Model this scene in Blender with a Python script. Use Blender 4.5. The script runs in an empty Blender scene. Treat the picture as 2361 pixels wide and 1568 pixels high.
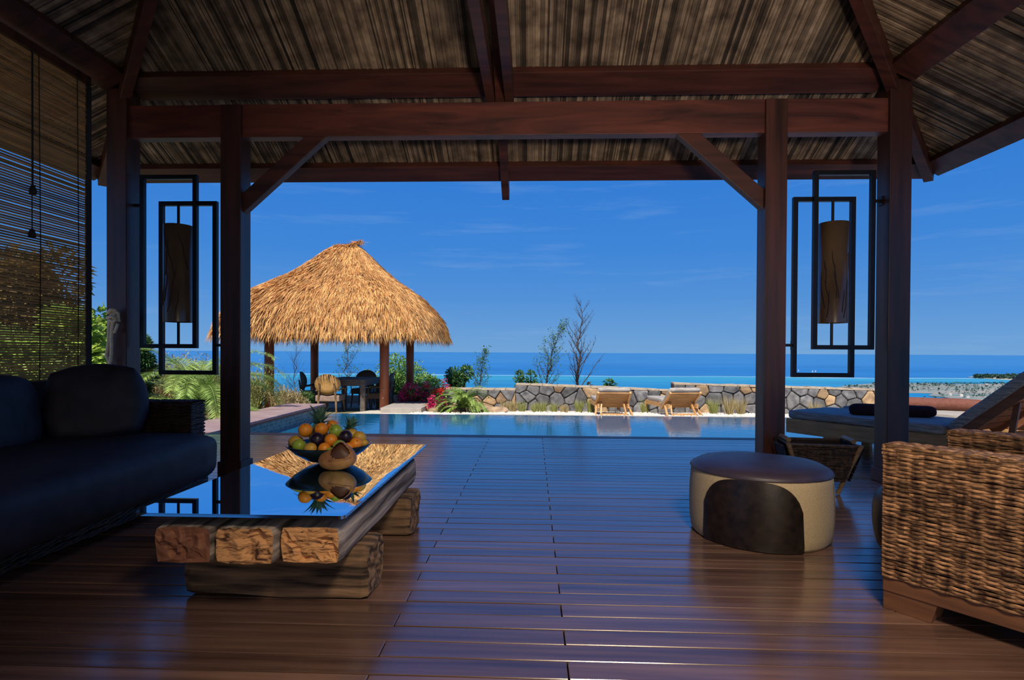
import bpy, math, random
from math import sin, cos, pi, radians as R
from mathutils import Vector, Matrix, noise
V = Vector
random.seed(7)
C = bpy.context.scene.collection
S = bpy.context.scene
FPX, CX, CY, PW = 1300.0, 1180.5, 784.0, 2361.0

# ------------------------------------------------------------------ camera
YAW, PITCH, ROLL = R(2.1), R(0.5), R(0.316)
cd = bpy.data.cameras.new('camera'); cam = bpy.data.objects.new('camera', cd); C.objects.link(cam)
cd.sensor_width = 36; cd.lens = FPX / PW * 36; cd.shift_y = 39.0 / PW
cd.clip_start = .02; cd.clip_end = 200000
CAMM = (Matrix.Rotation(YAW, 3, 'Z') @ Matrix.Rotation(pi / 2 - PITCH, 3, 'X') @ Matrix.Rotation(ROLL, 3, 'Z'))
cam.matrix_world = Matrix.Translation((0, 0, 1)) @ CAMM.to_4x4()
S.camera = cam
EYE = V((0, 0, 1))
def ray(x, y): return CAMM @ V(((x - CX) / FPX, (CY + 39.0 - y) / FPX, -1))
def at_v(x, y, v): d = ray(x, y); return EYE + d * (v / d.y)
def at_z(x, y, z): d = ray(x, y); return EYE + d * ((z - 1) / d.z)
def at_d(x, y, D): return EYE + ray(x, y) * D
def W(X, D, z=0): return V((X * cos(YAW) - D * sin(YAW), X * sin(YAW) + D * cos(YAW), z))

# ------------------------------------------------------------------ sky, sun, exposure
w = bpy.data.worlds.new('sky'); S.world = w; w.use_nodes = True
nt = w.node_tree; nt.nodes.clear(); N = nt.nodes.new; L = nt.links.new
out = N('ShaderNodeOutputWorld'); bg = N('ShaderNodeBackground'); L(bg.outputs[0], out.inputs[0])
tc = N('ShaderNodeTexCoord'); sx = N('ShaderNodeSeparateXYZ'); L(tc.outputs['Generated'], sx.inputs[0])
rp = N('ShaderNodeValToRGB'); L(sx.outputs['Z'], rp.inputs[0])
e = rp.color_ramp.elements
e[0].position = 0; e[0].color = (.165, .37, .68, 1)
e[1].position = 1; e[1].color = (.012, .07, .36, 1)
for p, c in ((.03, (.14, .345, .68, 1)), (.09, (.088, .285, .68, 1)), (.17, (.052, .24, .68, 1)), (.28, (.034, .205, .66, 1)), (.5, (.02, .13, .5, 1))):
    k = e.new(p); k.color = c
mp = N('ShaderNodeMapping'); mp.inputs['Scale'].default_value = (2.2, 2.2, 24); L(tc.outputs['Generated'], mp.inputs[0])
ns = N('ShaderNodeTexNoise'); ns.inputs['Scale'].default_value = 1.6; ns.inputs['Detail'].default_value = 8; ns.inputs['Roughness'].default_value = .62; L(mp.outputs[0], ns.inputs[0])
cr = N('ShaderNodeMapRange'); cr.inputs[1].default_value = .56; cr.inputs[2].default_value = .82; cr.inputs[4].default_value = .20; L(ns.outputs[0], cr.inputs[0])
mx = N('ShaderNodeMixRGB'); mx.inputs[2].default_value = (.42, .56, .74, 1); L(cr.outputs[0], mx.inputs[0]); L(rp.outputs[0], mx.inputs[1]); L(mx.outputs[0], bg.inputs[0])
bg.inputs[1].default_value = 1.0
sd = bpy.data.lights.new('sun', 'SUN'); sd.energy = 5.8; sd.angle = R(.6); sd.color = (1, .92, .80)
sun = bpy.data.objects.new('sun', sd); C.objects.link(sun)
_sv = V((-.18 * cos(R(53)), -.98 * cos(R(53)), sin(R(53))))      # towards the sun: high, behind the viewer, a little left
sun.rotation_euler = _sv.to_track_quat('Z', 'Y').to_euler(); sun.location = (2, -6, 9)
def area(name, loc, tgt, size, size_y, watts, col):
    ld = bpy.data.lights.new(name, 'AREA'); ld.shape = 'RECTANGLE'; ld.size = size; ld.size_y = size_y; ld.energy = watts; ld.color = col
    o = bpy.data.objects.new(name, ld); C.objects.link(o); o.location = loc; o.rotation_euler = (V(tgt) - V(loc)).to_track_quat('-Z', 'Y').to_euler(); return o
def spot(name, loc, tgt, deg, blend, watts, col, r):
    ld = bpy.data.lights.new(name, 'SPOT'); ld.spot_size = R(deg); ld.spot_blend = blend; ld.energy = watts; ld.color = col; ld.shadow_soft_size = r
    o = bpy.data.objects.new(name, ld); C.objects.link(o); o.location = loc; o.rotation_euler = (V(tgt) - V(loc)).to_track_quat('-Z', 'Y').to_euler(); return o
spot('overhead_fill', (.75, -.1, 2.95), (.62, 2.1, 0), 78, 1, 400, (1, .80, .58), .35)           # added warm fill over the seating, an assumed source out of view
area('rear_fill', (1.3, -3.1, 1.3), (.9, 3, 1.5), 2.2, 1.8, 24, (1, .82, .62))       # added soft fill behind the viewer; the back wall has no opening
spot('ceiling_fill', (1.0, -2.6, .7), (.75, 4.3, 3.0), 50, 1, 680, (1, .84, .68), .3)          # added unseen spot, low behind the viewer, to brighten ceiling and beams
S.view_settings.view_transform = 'Standard'; S.view_settings.look = 'None'
S.view_settings.exposure = 0; S.view_settings.gamma = 1; S.view_settings.use_curve_mapping = False

# ------------------------------------------------------------------ materials
M = {}
def mat(name, c1, c2=None, sc=(8, 8, 8), rough=.6, bump=0, island=0, objr=0, metal=0, spec=.5, transl=0, detail=5, coat=0, ramp=(.3, .7), coord='Object', rvar=0, bsc=None, dist=0):
    m = bpy.data.materials.new(name); m.use_nodes = True; M[name] = m
    t = m.node_tree; N = t.nodes.new; L = t.links.new; b = t.nodes['Principled BSDF']
    b.inputs['Roughness'].default_value = rough; b.inputs['Metallic'].default_value = metal
    b.inputs['Specular IOR Level'].default_value = spec; b.inputs['Coat Weight'].default_value = coat
    c2 = c2 or tuple(x * .7 for x in c1)
    tc = N('ShaderNodeTexCoord'); mp = N('ShaderNodeMapping'); L(tc.outputs[coord], mp.inputs[0]); mp.inputs['Scale'].default_value = sc
    if objr:
        oi = N('ShaderNodeObjectInfo'); mm = N('ShaderNodeMath'); mm.operation = 'MULTIPLY'; mm.inputs[1].default_value = 37; L(oi.outputs['Random'], mm.inputs[0]); L(mm.outputs[0], mp.inputs['Location'])
    nz = N('ShaderNodeTexNoise'); nz.inputs['Scale'].default_value = 1; nz.inputs['Detail'].default_value = detail; nz.inputs['Distortion'].default_value = dist; L(mp.outputs[0], nz.inputs[0])
    rp = N('ShaderNodeValToRGB'); L(nz.outputs[0], rp.inputs[0]); e = rp.color_ramp.elements
    e[0].position = ramp[0]; e[1].position = ramp[1]; e[0].color = (*c2, 1); e[1].color = (*c1, 1)
    col = rp.outputs[0]
    for on, src in ((island, 'isl'), (objr, 'obj')):
        if on:
            g = N('ShaderNodeNewGeometry').outputs['Random Per Island'] if src == 'isl' else oi.outputs['Random']
            mr = N('ShaderNodeMapRange'); L(g, mr.inputs[0]); mr.inputs[3].default_value = 1 - on; mr.inputs[4].default_value = 1 + on
            mu = N('ShaderNodeVectorMath'); mu.operation = 'SCALE'; L(col, mu.inputs[0]); L(mr.outputs[0], mu.inputs['Scale']); col = mu.outputs[0]
    L(col, b.inputs['Base Color']); b.inputs['Coat Roughness'].default_value = .17
    if rvar:
        n2 = N('ShaderNodeTexNoise'); n2.inputs['Scale'].default_value = .35; n2.inputs['Detail'].default_value = 4; L(mp.outputs[0], n2.inputs[0])
        mr = N('ShaderNodeMapRange'); L(n2.outputs[0], mr.inputs[0]); mr.inputs[1].default_value = .35; mr.inputs[2].default_value = .65; mr.inputs[3].default_value = rough - rvar; mr.inputs[4].default_value = rough + rvar; L(mr.outputs[0], b.inputs['Roughness'])
    if bump:
        bp = N('ShaderNodeBump'); bp.inputs['Strength'].default_value = 1; bp.inputs['Distance'].default_value = bump
        src = nz
        if bsc:
            m2 = N('ShaderNodeMapping'); L(tc.outputs[coord], m2.inputs[0]); m2.inputs['Scale'].default_value = bsc
            src = N('ShaderNodeTexNoise'); src.inputs['Scale'].default_value = 1; src.inputs['Detail'].default_value = 4; L(m2.outputs[0], src.inputs[0])
        L(src.outputs[0], bp.inputs['Height']); L(bp.outputs[0], b.inputs['Normal'])
    if transl:
        tr = N('ShaderNodeBsdfTranslucent'); ms = N('ShaderNodeMixShader'); ms.inputs[0].default_value = transl
        L(col, tr.inputs[0]); L(b.outputs[0], ms.inputs[1]); L(tr.outputs[0], ms.inputs[2]); L(ms.outputs[0], t.nodes['Material Output'].inputs[0])
    return m
mat('deck', (.22, .125, .09), (.09, .048, .034), (1.3, 26, 26), .26, .0006, objr=.3, rvar=.07, spec=1.0, coat=.8)
mat('deck_edge', (.16, .06, .035), (.08, .03, .02), (1.3, 26, 26), .4, .0006)
mat('under', (.012, .008, .006), rough=.9)
mat('timber', (.10, .030, .018), (.028, .010, .007), (14, 14, 1.2), .42, .001, objr=.2)
mat('beam', (.20, .050, .030), (.045, .012, .009), (1.2, 6, 9), .5, .001, dist=1.2)
mat('purlin', (.13, .037, .022), (.04, .013, .009), (1.5, 14, 14), .5, .001, objr=.15)
mat('reed', (.30, .215, .14), (.085, .055, .036), (9, 9, 9), .8, .001, island=.9, detail=6)
mat('roof', (.2, .13, .07), rough=.9)
mat('wall_wood', (.16, .08, .045), (.08, .04, .02), (1, 1, 12), .6)
mat('iron', (.018, .016, .018), rough=.42, metal=.6)
mat('lamp', (.22, .135, .07), (.09, .05, .028), (5, 5, 2), .28, coat=.3)
mat('twig', (.035, .018, .012), rough=.6)
mat('blind', (.66, .40, .15), (.45, .25, .09), (3, 3, 3), .6, transl=.45, objr=.25)
mat('cord', (.03, .02, .015), rough=.8)
mat('rope', (.85, .70, .48), (.6, .48, .32), (60, 60, 60), .9, .002)
mat('velvet', (.030, .022, .032), (.008, .006, .010), (10, 10, 10), .62, .0015, detail=8, spec=.6)
mat('leather', (.028, .017, .014), (.006, .004, .004), (22, 22, 22), .4, .001, detail=9)
mat('pouf_top', (.06, .045, .075), (.04, .03, .05), (9, 9, 9), .45, .001, spec=.6)
mat('linen', (.60, .48, .30), (.45, .35, .21), (160, 160, 160), .9, .0008)
mat('seam', (.2, .14, .07), rough=.9)
mat('wicker', (.46, .25, .12), (.06, .024, .012), (40, 40, 14), .5, island=.62, detail=4)
mat('wicker_dark', (.07, .035, .02), (.015, .007, .005), (34, 34, 12), .5, island=.4)
mat('wicker_core', (.02, .010, .006), rough=.9)
mat('basket', (.085, .05, .028), (.02, .012, .008), (40, 40, 40), .5, island=.5)
mat('bamboo', (.34, .22, .10), (.14, .08, .035), (12, 12, 30), .4)
mat('chair_rail', (.24, .105, .048), (.12, .05, .025), (30, 3, 30), .55, .001)
mat('log_side', (.52, .43, .35), (.09, .066, .052), (30, 2.2, 30), .85, .012, detail=7, ramp=(.36, .66))
mat('log_cross', (.32, .19, .10), (.025, .016, .010), (2.5, 26, 30), .85, .012, detail=7, ramp=(.36, .66))
mat('log_end', (.74, .37, .14), (.13, .05, .02), (11, 11, 34), .8, .012, dist=2.2, detail=7, ramp=(.36, .50))
mat('log_end_red', (.38, .15, .065), (.19, .07, .035), (30, 4, 9), .7, .004, dist=.5)
mat('bowl', (.012, .02, .022), rough=.22)
mat('shell', (.50, .24, .075), (.22, .085, .025), (18, 18, 18), .4, .001, detail=8)
mat('shell_in', (.11, .04, .02), rough=.5)
mat('orange', (.95, .34, .02), (.88, .27, .015), (60, 60, 60), .4, .0006)
mat('apple', (.36, .50, .055), (.30, .43, .04), (12, 12, 12), .3)
mat('plum', (.018, .008, .022), rough=.35)
mat('mango', (.70, .40, .05), (.45, .30, .04), (16, 16, 16), .42, ramp=(.35, .6))
mat('pine_leaf', (.20, .36, .22), (.10, .22, .14), (20, 20, 20), .5, transl=.15)
mat('pine_skin', (.32, .20, .06), (.14, .09, .03), (60, 60, 60), .6, .003)
mat('stem', (.08, .05, .02), rough=.8)
mat('thatch', (.82, .47, .17), (.50, .23, .065), (5, 5, 5), .75, island=.5, transl=.15, detail=3)
mat('thatch_base', (.22, .11, .035), rough=.9)
mat('post_red', (.40, .115, .045), (.24, .06, .025), (10, 10, 1.5), .5)
mat('bolt', (.5, .45, .4), rough=.4, metal=.8)
mat('coping', (.38, .28, .27), (.27, .175, .165), (3, 3, 3), .6, detail=7)
mat('coping_edge', (.28, .09, .05), rough=.6)
mat('concrete', (.42, .38, .33), (.33, .30, .26), (6, 6, 6), .85, .002)
mat('gravel', (.80, .74, .62), (.45, .40, .32), (26, 26, 26), .9, .02, coord='Object')
mat('pebble', (.85, .79, .68), (.7, .62, .5), (6, 6, 6), .8, island=.25)
mat('sand', (.62, .52, .38), (.44, .36, .26), (14, 14, 14), .95, .01)
mat('ground', (.26, .22, .10), (.13, .12, .05), (1.5, 1.5, 1.5), .95, .02)
mat('stone_grey', (.21, .205, .205), (.06, .06, .064), (7, 7, 7), .85, .02, objr=.35, detail=9)
mat('stone_tan', (.46, .31, .16), (.24, .15, .085), (7, 7, 7), .85, .02, objr=.3, detail=9)
mat('mortar', (.05, .043, .038), rough=.95)
mat('wall_cap', (.56, .46, .33), (.34, .27, .19), (9, 9, 9), .9, .01)
mat('rock', (.44, .31, .19), (.20, .13, .075), (6, 6, 6), .9, .03, detail=9, objr=.25)
mat('rock_ochre', (.70, .38, .10), (.45, .22, .06), (9, 9, 9), .85, .02)
mat('teak', (.66, .38, .15), (.45, .22, .075), (3, 30, 30), .5, .001)
mat('teak_red', (.34, .13, .05), (.2, .07, .03), (3, 24, 24), .5, .001)
mat('mattress', (.52, .48, .42), (.24, .22, .195), (4, 150, 150), .9, detail=2, ramp=(.4, .6))
mat('towel', (.055, .016, .018), (.03, .009, .01), (80, 80, 80), .95, .004)
mat('bolster', (.20, .07, .045), (.14, .045, .03), (30, 30, 30), .8)
mat('wood_grey', (.16, .13, .11), (.08, .06, .05), (3, 20, 20), .6)
mat('cane', (.62, .36, .12), (.38, .2, .06), (60, 60, 60), .6)
mat('cane_dark', (.13, .085, .055), (.07, .045, .03), (60, 60, 60), .6)
mat('seat_cloth', (.36, .25, .2), rough=.8)
mat('leaf_dark', (.10, .23, .065), (.05, .13, .035), (2, 2, 2), .5, island=.45, transl=.3)
mat('leaf_mid', (.27, .45, .10), (.14, .29, .05), (2, 2, 2), .5, island=.45, transl=.3)
mat('leaf_bright', (.55, .68, .12), (.20, .38, .05), (2, 2, 2), .45, island=.4, transl=.35)
mat('palm_leaf', (.42, .55, .13), (.18, .32, .06), (2, 2, 2), .45, island=.7, transl=.3)
mat('dry', (.46, .36, .17), (.30, .24, .10), (2, 2, 2), .9, island=.45, transl=.2)
mat('dry_green', (.34, .34, .11), (.20, .23, .06), (2, 2, 2), .9, island=.45, transl=.2)
mat('tan_leaf', (.30, .20, .05), (.2, .14, .04), (2, 2, 2), .7, island=.5, transl=.3)
mat('bark', (.10, .075, .055), (.05, .035, .025), (20, 20, 5), .9)
mat('bark_blue', (.07, .06, .06), rough=.9)
mat('magenta', (.85, .04, .22), (.6, .02, .16), (3, 3, 3), .6, island=.4, transl=.45)
mat('red_flower', (.75, .03, .03), rough=.6, transl=.3)
mat('sail', (.9, .9, .9), rough=.8); mat('hull', (.8, .8, .8), rough=.6)
mat('house', (.8, .76, .7), rough=.8)
mat('tree_far', (.03, .085, .055), (.02, .055, .04), (.02, .02, .02), .95)
mat('beach', (.62, .55, .44), rough=.9)
mat('land', (.13, .21, .20), (.32, .29, .25), (.0045, .018, .01), .95, detail=8, ramp=(.40, .62))  # teal-grey puts the distance haze into the plain's colour
def special_mats():
    # glass table top: tinted, mirror-like at this grazing view
    m = bpy.data.materials.new('table_glass'); m.use_nodes = True; M['table_glass'] = m
    b = m.node_tree.nodes['Principled BSDF']; b.inputs['Base Color'].default_value = (.74, .93, 1.0, 1); b.inputs['Metallic'].default_value = 1; b.inputs['Roughness'].default_value = .012
    # pool water
    m = mat('water', (.010, .125, .25), (.006, .10, .22), (1, 1, 1), .02, spec=.6)
    t = m.node_tree; b = t.nodes['Principled BSDF']; b.inputs['IOR'].default_value = 2.1
    tc = t.nodes.new('ShaderNodeTexCoord'); mp = t.nodes.new('ShaderNodeMapping'); mp.inputs['Scale'].default_value = (3, 7, 3)
    nz = t.nodes.new('ShaderNodeTexNoise'); nz.inputs['Scale'].default_value = 1.5; nz.inputs['Detail'].default_value = 3
    bp = t.nodes.new('ShaderNodeBump'); bp.inputs['Distance'].default_value = .0022
    t.links.new(tc.outputs['Object'], mp.inputs[0]); t.links.new(mp.outputs[0], nz.inputs[0]); t.links.new(nz.outputs[0], bp.inputs['Height']); t.links.new(bp.outputs[0], b.inputs['Normal'])
    # mosaic tile
    m = bpy.data.materials.new('mosaic'); m.use_nodes = True; M['mosaic'] = m; t = m.node_tree; b = t.nodes['Principled BSDF']; b.inputs['Roughness'].default_value = .3
    br = t.nodes.new('ShaderNodeTexBrick'); br.offset = 0; tc = t.nodes.new('ShaderNodeTexCoord'); mp = t.nodes.new('ShaderNodeMapping')
    mp.inputs['Rotation'].default_value = (pi / 2, 0, pi / 2); t.links.new(tc.outputs['Object'], mp.inputs[0])
    sp = t.nodes.new('ShaderNodeSeparateXYZ'); cb = t.nodes.new('ShaderNodeCombineXYZ'); t.links.new(tc.outputs['Object'], sp.inputs[0]); t.links.new(sp.outputs['Y'], cb.inputs[0]); t.links.new(sp.outputs['Z'], cb.inputs[1]); t.links.new(cb.outputs[0], br.inputs[0])
    for k, v in (('Color1', (.03, .09, .09, 1)), ('Color2', (.20, .27, .25, 1)), ('Mortar', (.30, .33, .30, 1)), ('Scale', 1), ('Mortar Size', .004), ('Brick Width', .05), ('Row Height', .05), ('Bias', -.2)): br.inputs[k].default_value = v
    t.links.new(br.outputs[0], b.inputs['Base Color'])
    # sea: deep blue beyond the reef, turquoise lagoon inside, a broken white line of surf between
    m = bpy.data.materials.new('sea'); m.use_nodes = True; M['sea'] = m; t = m.node_tree; b = t.nodes['Principled BSDF']; N = t.nodes.new; L = t.links.new
    b.inputs['Roughness'].default_value = .45; b.inputs['Specular IOR Level'].default_value = .35
    g = N('ShaderNodeNewGeometry'); sp = N('ShaderNodeSeparateXYZ'); L(g.outputs['Position'], sp.inputs[0])
    mp = N('ShaderNodeMapping'); L(g.outputs['Position'], mp.inputs[0]); mp.inputs['Scale'].default_value = (.0011, .0035, 1)
    nz = N('ShaderNodeTexNoise'); nz.inputs['Scale'].default_value = 1; nz.inputs['Detail'].default_value = 6; L(mp.outputs[0], nz.inputs[0])
    ma = N('ShaderNodeMath'); ma.operation = 'MULTIPLY_ADD'; L(nz.outputs[0], ma.inputs[0]); ma.inputs[1].default_value = 420; L(sp.outputs['Y'], ma.inputs[2])
    mr = N('ShaderNodeMapRange'); L(ma.outputs[0], mr.inputs[0]); mr.inputs[1].default_value = 1500; mr.inputs[2].default_value = 9000
    rp = N('ShaderNodeValToRGB'); L(mr.outputs[0], rp.inputs[0]); e = rp.color_ramp.elements
    def P(y): return (y - 1500) / 7500
    e[0].position = P(2500); e[0].color = (.008, .20, .42, 1); e[1].position = P(9000); e[1].color = (.035, .19, .44, 1)
    for y, c in ((2900, (.022, .22, .42)), (3500, (.035, .28, .44)), (3830, (.05, .31, .46)), (3880, (.62, .74, .80)), (3905, (.022, .175, .43)), (5200, (.018, .16, .42))):
        k = e.new(P(y)); k.color = (*c, 1)
    m2 = N('ShaderNodeMapping'); L(g.outputs['Position'], m2.inputs[0]); m2.inputs['Scale'].default_value = (.0007, .006, 1)
    n2 = N('ShaderNodeTexNoise'); n2.inputs['Scale'].default_value = 1; n2.inputs['Detail'].default_value = 5; L(m2.outputs[0], n2.inputs[0])
    r2 = N('ShaderNodeMapRange'); L(n2.outputs[0], r2.inputs[0]); r2.inputs[1].default_value = .3; r2.inputs[2].default_value = .7; r2.inputs[3].default_value = .78; r2.inputs[4].default_value = 1.2
    sc = N('ShaderNodeVectorMath'); sc.operation = 'SCALE'; L(rp.outputs[0], sc.inputs[0]); L(r2.outputs[0], sc.inputs['Scale']); L(sc.outputs[0], b.inputs['Base Color'])
special_mats()

# ------------------------------------------------------------------ mesh helpers
def lerp(a, b, t): return a + (b - a) * t
def chain_matrix(p):
    m = Matrix.Identity(4)
    while p is not None: m = p.matrix_basis @ m; p = p.parent
    return m
class MB:
    def __init__(s): s.v = []; s.f = []; s.mi = []; s.cur = 0
    def add(s, vs, fs, mi=None):
        o = len(s.v); s.v.extend(V(q) for q in vs); s.f.extend([tuple(i + o for i in f) for f in fs]); s.mi.extend([s.cur if mi is None else mi] * len(fs)); return s
    def box(s, c, d, rot=None):
        c = V(c); pts = []
        for z in (-1, 1):
            for y in (-1, 1):
                for x in (-1, 1):
                    q = V((x * d[0] / 2, y * d[1] / 2, z * d[2] / 2))
                    if rot is not None: q = rot @ q
                    pts.append(c + q)
        return s.add(pts, [(0, 2, 3, 1), (4, 5, 7, 6), (0, 1, 5, 4), (2, 6, 7, 3), (0, 4, 6, 2), (1, 3, 7, 5)])
    def span(s, a, b, wd, ht, up=V((0, 0, 1))):     # beam from a to b
        a = V(a); b = V(b); d = (b - a).normalized(); r = d.cross(up).normalized(); u = r.cross(d).normalized(); pts = []
        for p in (a, b):
            for i, j in ((-1, -1), (1, -1), (1, 1), (-1, 1)): pts.append(p + r * wd / 2 * i + u * ht / 2 * j)
        return s.add(pts, [(0, 1, 2, 3), (7, 6, 5, 4), (0, 4, 5, 1), (1, 5, 6, 2), (2, 6, 7, 3), (3, 7, 4, 0)])
    def prism(s, poly, off):                        # poly: list of Vectors, extruded by off
        n = len(poly); off = V(off); pts = [V(p) for p in poly] + [V(p) + off for p in poly]
        return s.add(pts, [tuple(range(n))[::-1], tuple(range(n, 2 * n))] + [(i, (i + 1) % n, n + (i + 1) % n, n + i) for i in range(n)])
    def tube(s, pts, r, n=6, cap=True, flat=1):
        pts = [V(p) for p in pts]; k = len(pts); rr = r if isinstance(r, (list, tuple)) else [r] * k; vs = []
        up = V((0, 0, 1))
        for i, p in enumerate(pts):
            d = (pts[min(i + 1, k - 1)] - pts[max(i - 1, 0)]).normalized()
            if abs(d.dot(up)) > .95: a = d.cross(V((1, 0, 0))).normalized()
            else: a = d.cross(up).normalized()
            b = a.cross(d).normalized()
            for j in range(n):
                t = 2 * pi * j / n; vs.append(p + a * cos(t) * rr[i] + b * sin(t) * rr[i] * flat)
        fs = [(i * n + j, i * n + (j + 1) % n, (i + 1) * n + (j + 1) % n, (i + 1) * n + j) for i in range(k - 1) for j in range(n)]
        if cap: fs += [tuple(range(n))[::-1], tuple(range((k - 1) * n, k * n))]
        return s.add(vs, fs)
    def lathe(s, prof, n=32, c=(0, 0, 0), sx=1, sy=1):
        c = V(c); vs = [c + V((r * cos(2 * pi * j / n) * sx, r * sin(2 * pi * j / n) * sy, z)) for r, z in prof for j in range(n)]
        fs = [(i * n + j, i * n + (j + 1) % n, (i + 1) * n + (j + 1) % n, (i + 1) * n + j) for i in range(len(prof) - 1) for j in range(n)]
        return s.add(vs, fs)
    def leaf(s, p, d, nrm, l, wd, bend=0):
        d = V(d).normalized(); sd = d.cross(nrm)
        if sd.length < 1e-4: sd = d.cross(V((.3, .5, .8)))
        sd.normalize(); up = sd.cross(d)
        q = p + d * l * .45 + up * bend * l * .3
        return s.add([p, q - sd * wd / 2, p + d * l - up * bend * l * .2, q + sd * wd / 2], [(0, 1, 2, 3)])
    def blade(s, p, d, l, wd, sd=None):
        d = V(d); sd = sd or d.cross(V((random.uniform(-1, 1), random.uniform(-1, 1), random.uniform(-1, 1)))).normalized()
        return s.add([p - sd * wd / 2, p + sd * wd / 2, p + d * l], [(0, 1, 2)])
    def build(s, name, m, parent=None, world=False, smooth=False, kind=None, label=None, cat=None, group=None, bevel=0, origin='auto', sub=0):
        me = bpy.data.meshes.new(name); o = bpy.data.objects.new(name, me); C.objects.link(o)
        vs = s.v
        if parent is not None:
            o.parent = parent
            if world: im = chain_matrix(parent).inverted(); vs = [im @ q for q in vs]
        elif origin == 'auto' and vs:
            xs = [q.x for q in vs]; ys = [q.y for q in vs]; zs = [q.z for q in vs]
            c = V(((min(xs) + max(xs)) / 2, (min(ys) + max(ys)) / 2, min(zs))); o.location = c; vs = [q - c for q in vs]
        me.from_pydata([tuple(q) for q in vs], [], s.f)
        for mm in (m if isinstance(m, (list, tuple)) else [m]): me.materials.append(M[mm])
        if any(s.mi): me.polygons.foreach_set('material_index', s.mi)
        if smooth: me.polygons.foreach_set('use_smooth', [True] * len(me.polygons))
        if bevel: b = o.modifiers.new('bevel', 'BEVEL'); b.width = bevel; b.segments = 2; b.limit_method = 'ANGLE'
        if sub: b = o.modifiers.new('sub', 'SUBSURF'); b.levels = sub; b.render_levels = sub
        me.update()
        return tag(o, label, cat, group, kind)
def tag(o, label=None, cat=None, group=None, kind=None):
    for k, v in (('label', label), ('category', cat), ('group', group), ('kind', kind)):
        if v: o[k] = v
    return o
def thing(name, label, cat, loc=(0, 0, 0), rz=0, group=None, kind=None):
    o = bpy.data.objects.new(name, None); C.objects.link(o); o.location = V(loc); o.rotation_euler = (0, 0, rz); o.empty_display_size = .1
    return tag(o, label, cat, group, kind)
def struct(name, mb, m, parent=None, **k):
    return mb.build(name, m, parent, kind=None if parent else 'structure', **k)
def copy_tree(o, parent=None):
    c = o.copy(); C.objects.link(c); c.parent = parent
    for ch in o.children: copy_tree(ch, c)
    return c
def puff(c, d, p=.05, n=8, rnd=.32, rot=None, seed=0, wr=.006):     # soft cushion
    mb = MB(); c = V(c); idx = {}
    def vid(q):
        k = (round(q[0], 4), round(q[1], 4), round(q[2], 4))
        if k not in idx:
            x, y, z = q; m = max(abs(x), abs(y), abs(z), 1e-6)
            ln = (abs(x) ** 5 + abs(y) ** 5 + abs(z) ** 5) ** .2; f = m / ln
            f = lerp(1, f, rnd * 2)
            a = [x * f, y * f, z * f]
            b = [(1 + p * (1 - a[(i + 1) % 3] ** 2) * (1 - a[(i + 2) % 3] ** 2)) for i in range(3)]
            v = V((a[0] * d[0] / 2 * b[0], a[1] * d[1] / 2 * b[1], a[2] * d[2] / 2 * b[2]))
            v += noise.noise_vector(v * 7 + V((seed, 0, 0))) * wr
            if rot is not None: v = rot @ v
            idx[k] = len(mb.v); mb.v.append(c + v)
        return idx[k]
    g = [-1 + 2 * i / n for i in range(n + 1)]
    for ax in range(3):
        for sg in (-1, 1):
            for i in range(n):
                for j in range(n):
                    q = []
                    for a, b in ((g[i], g[j]), (g[i + 1], g[j]), (g[i + 1], g[j + 1]), (g[i], g[j + 1])):
                        t = [0, 0, 0]; t[ax] = sg; t[(ax + 1) % 3] = a; t[(ax + 2) % 3] = b; q.append(vid(t))
                    mb.f.append(tuple(q if sg > 0 else q[::-1])); mb.mi.append(0)
    return mb
def weave(mb, o, ux, uz, nrm, Lx, Hz, pitch=.011, stake=.05, amp=.004, taper=0):
    """horizontal strands woven in and out of upright stakes; ux along, uz up, nrm outwards"""
    o = V(o); ux = V(ux).normalized(); uz = V(uz).normalized(); nrm = V(nrm).normalized(); rows = int(Hz / pitch)
    for r in range(rows):
        h = (r + .5) * pitch; k = max(4, int(Lx / stake * 3)); ph = pi * (r % 2); jz = random.uniform(-.2, .2) * pitch
        ins = taper * (1 - h / Hz); vs = []; nf = 0
        fs = []
        for i in range(k + 1):
            t = ins + (Lx - 2 * ins) * i / k; a = amp * sin(pi * t / stake + ph); wz = noise.noise(V((t * 9, r * 1.7, Lx))) * pitch * .5
            b = o + ux * t + uz * (h + jz + wz) + nrm * a; q = pitch * .58
            vs += [b - uz * q, b - uz * q * .45 + nrm * q * .75, b + uz * q * .45 + nrm * q * .75, b + uz * q]
            if i: 
                for j in range(3): fs.append(((i - 1) * 4 + j, i * 4 + j, i * 4 + j + 1, (i - 1) * 4 + j + 1))
                # break strand into short pieces for colour change
            if i and random.random() < .14 and i < k:
                mb.add(vs, fs); last = vs[-4:]; vs = list(last); fs = []
                # restart indices
                base = i
                vs2 = list(last); 
                rest = []
                for i2 in (): pass
                # continue with new piece: shift local index
                t0 = i
                piece = (vs2, t0)
                return_piece = True
                # rebuild remaining strand
                vs = vs2; fs = []; kk = 0
                for i3 in range(t0 + 1, k + 1):
                    t = ins + (Lx - 2 * ins) * i3 / k; a = amp * sin(pi * t / stake + ph); wz = noise.noise(V((t * 9, r * 1.7, Lx))) * pitch * .5
                    b = o + ux * t + uz * (h + jz + wz) + nrm * a; kk += 1
                    vs += [b - uz * q, b - uz * q * .45 + nrm * q * .75, b + uz * q * .45 + nrm * q * .75, b + uz * q]
                    for j in range(3): fs.append(((kk - 1) * 4 + j, kk * 4 + j, kk * 4 + j + 1, (kk - 1) * 4 + j + 1))
                    if random.random() < .14 and i3 < k:
                        mb.add(vs, fs); vs = vs[-4:]; fs = []; kk = 0
                break
        if fs: mb.add(vs, fs)
    return mb

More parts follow.
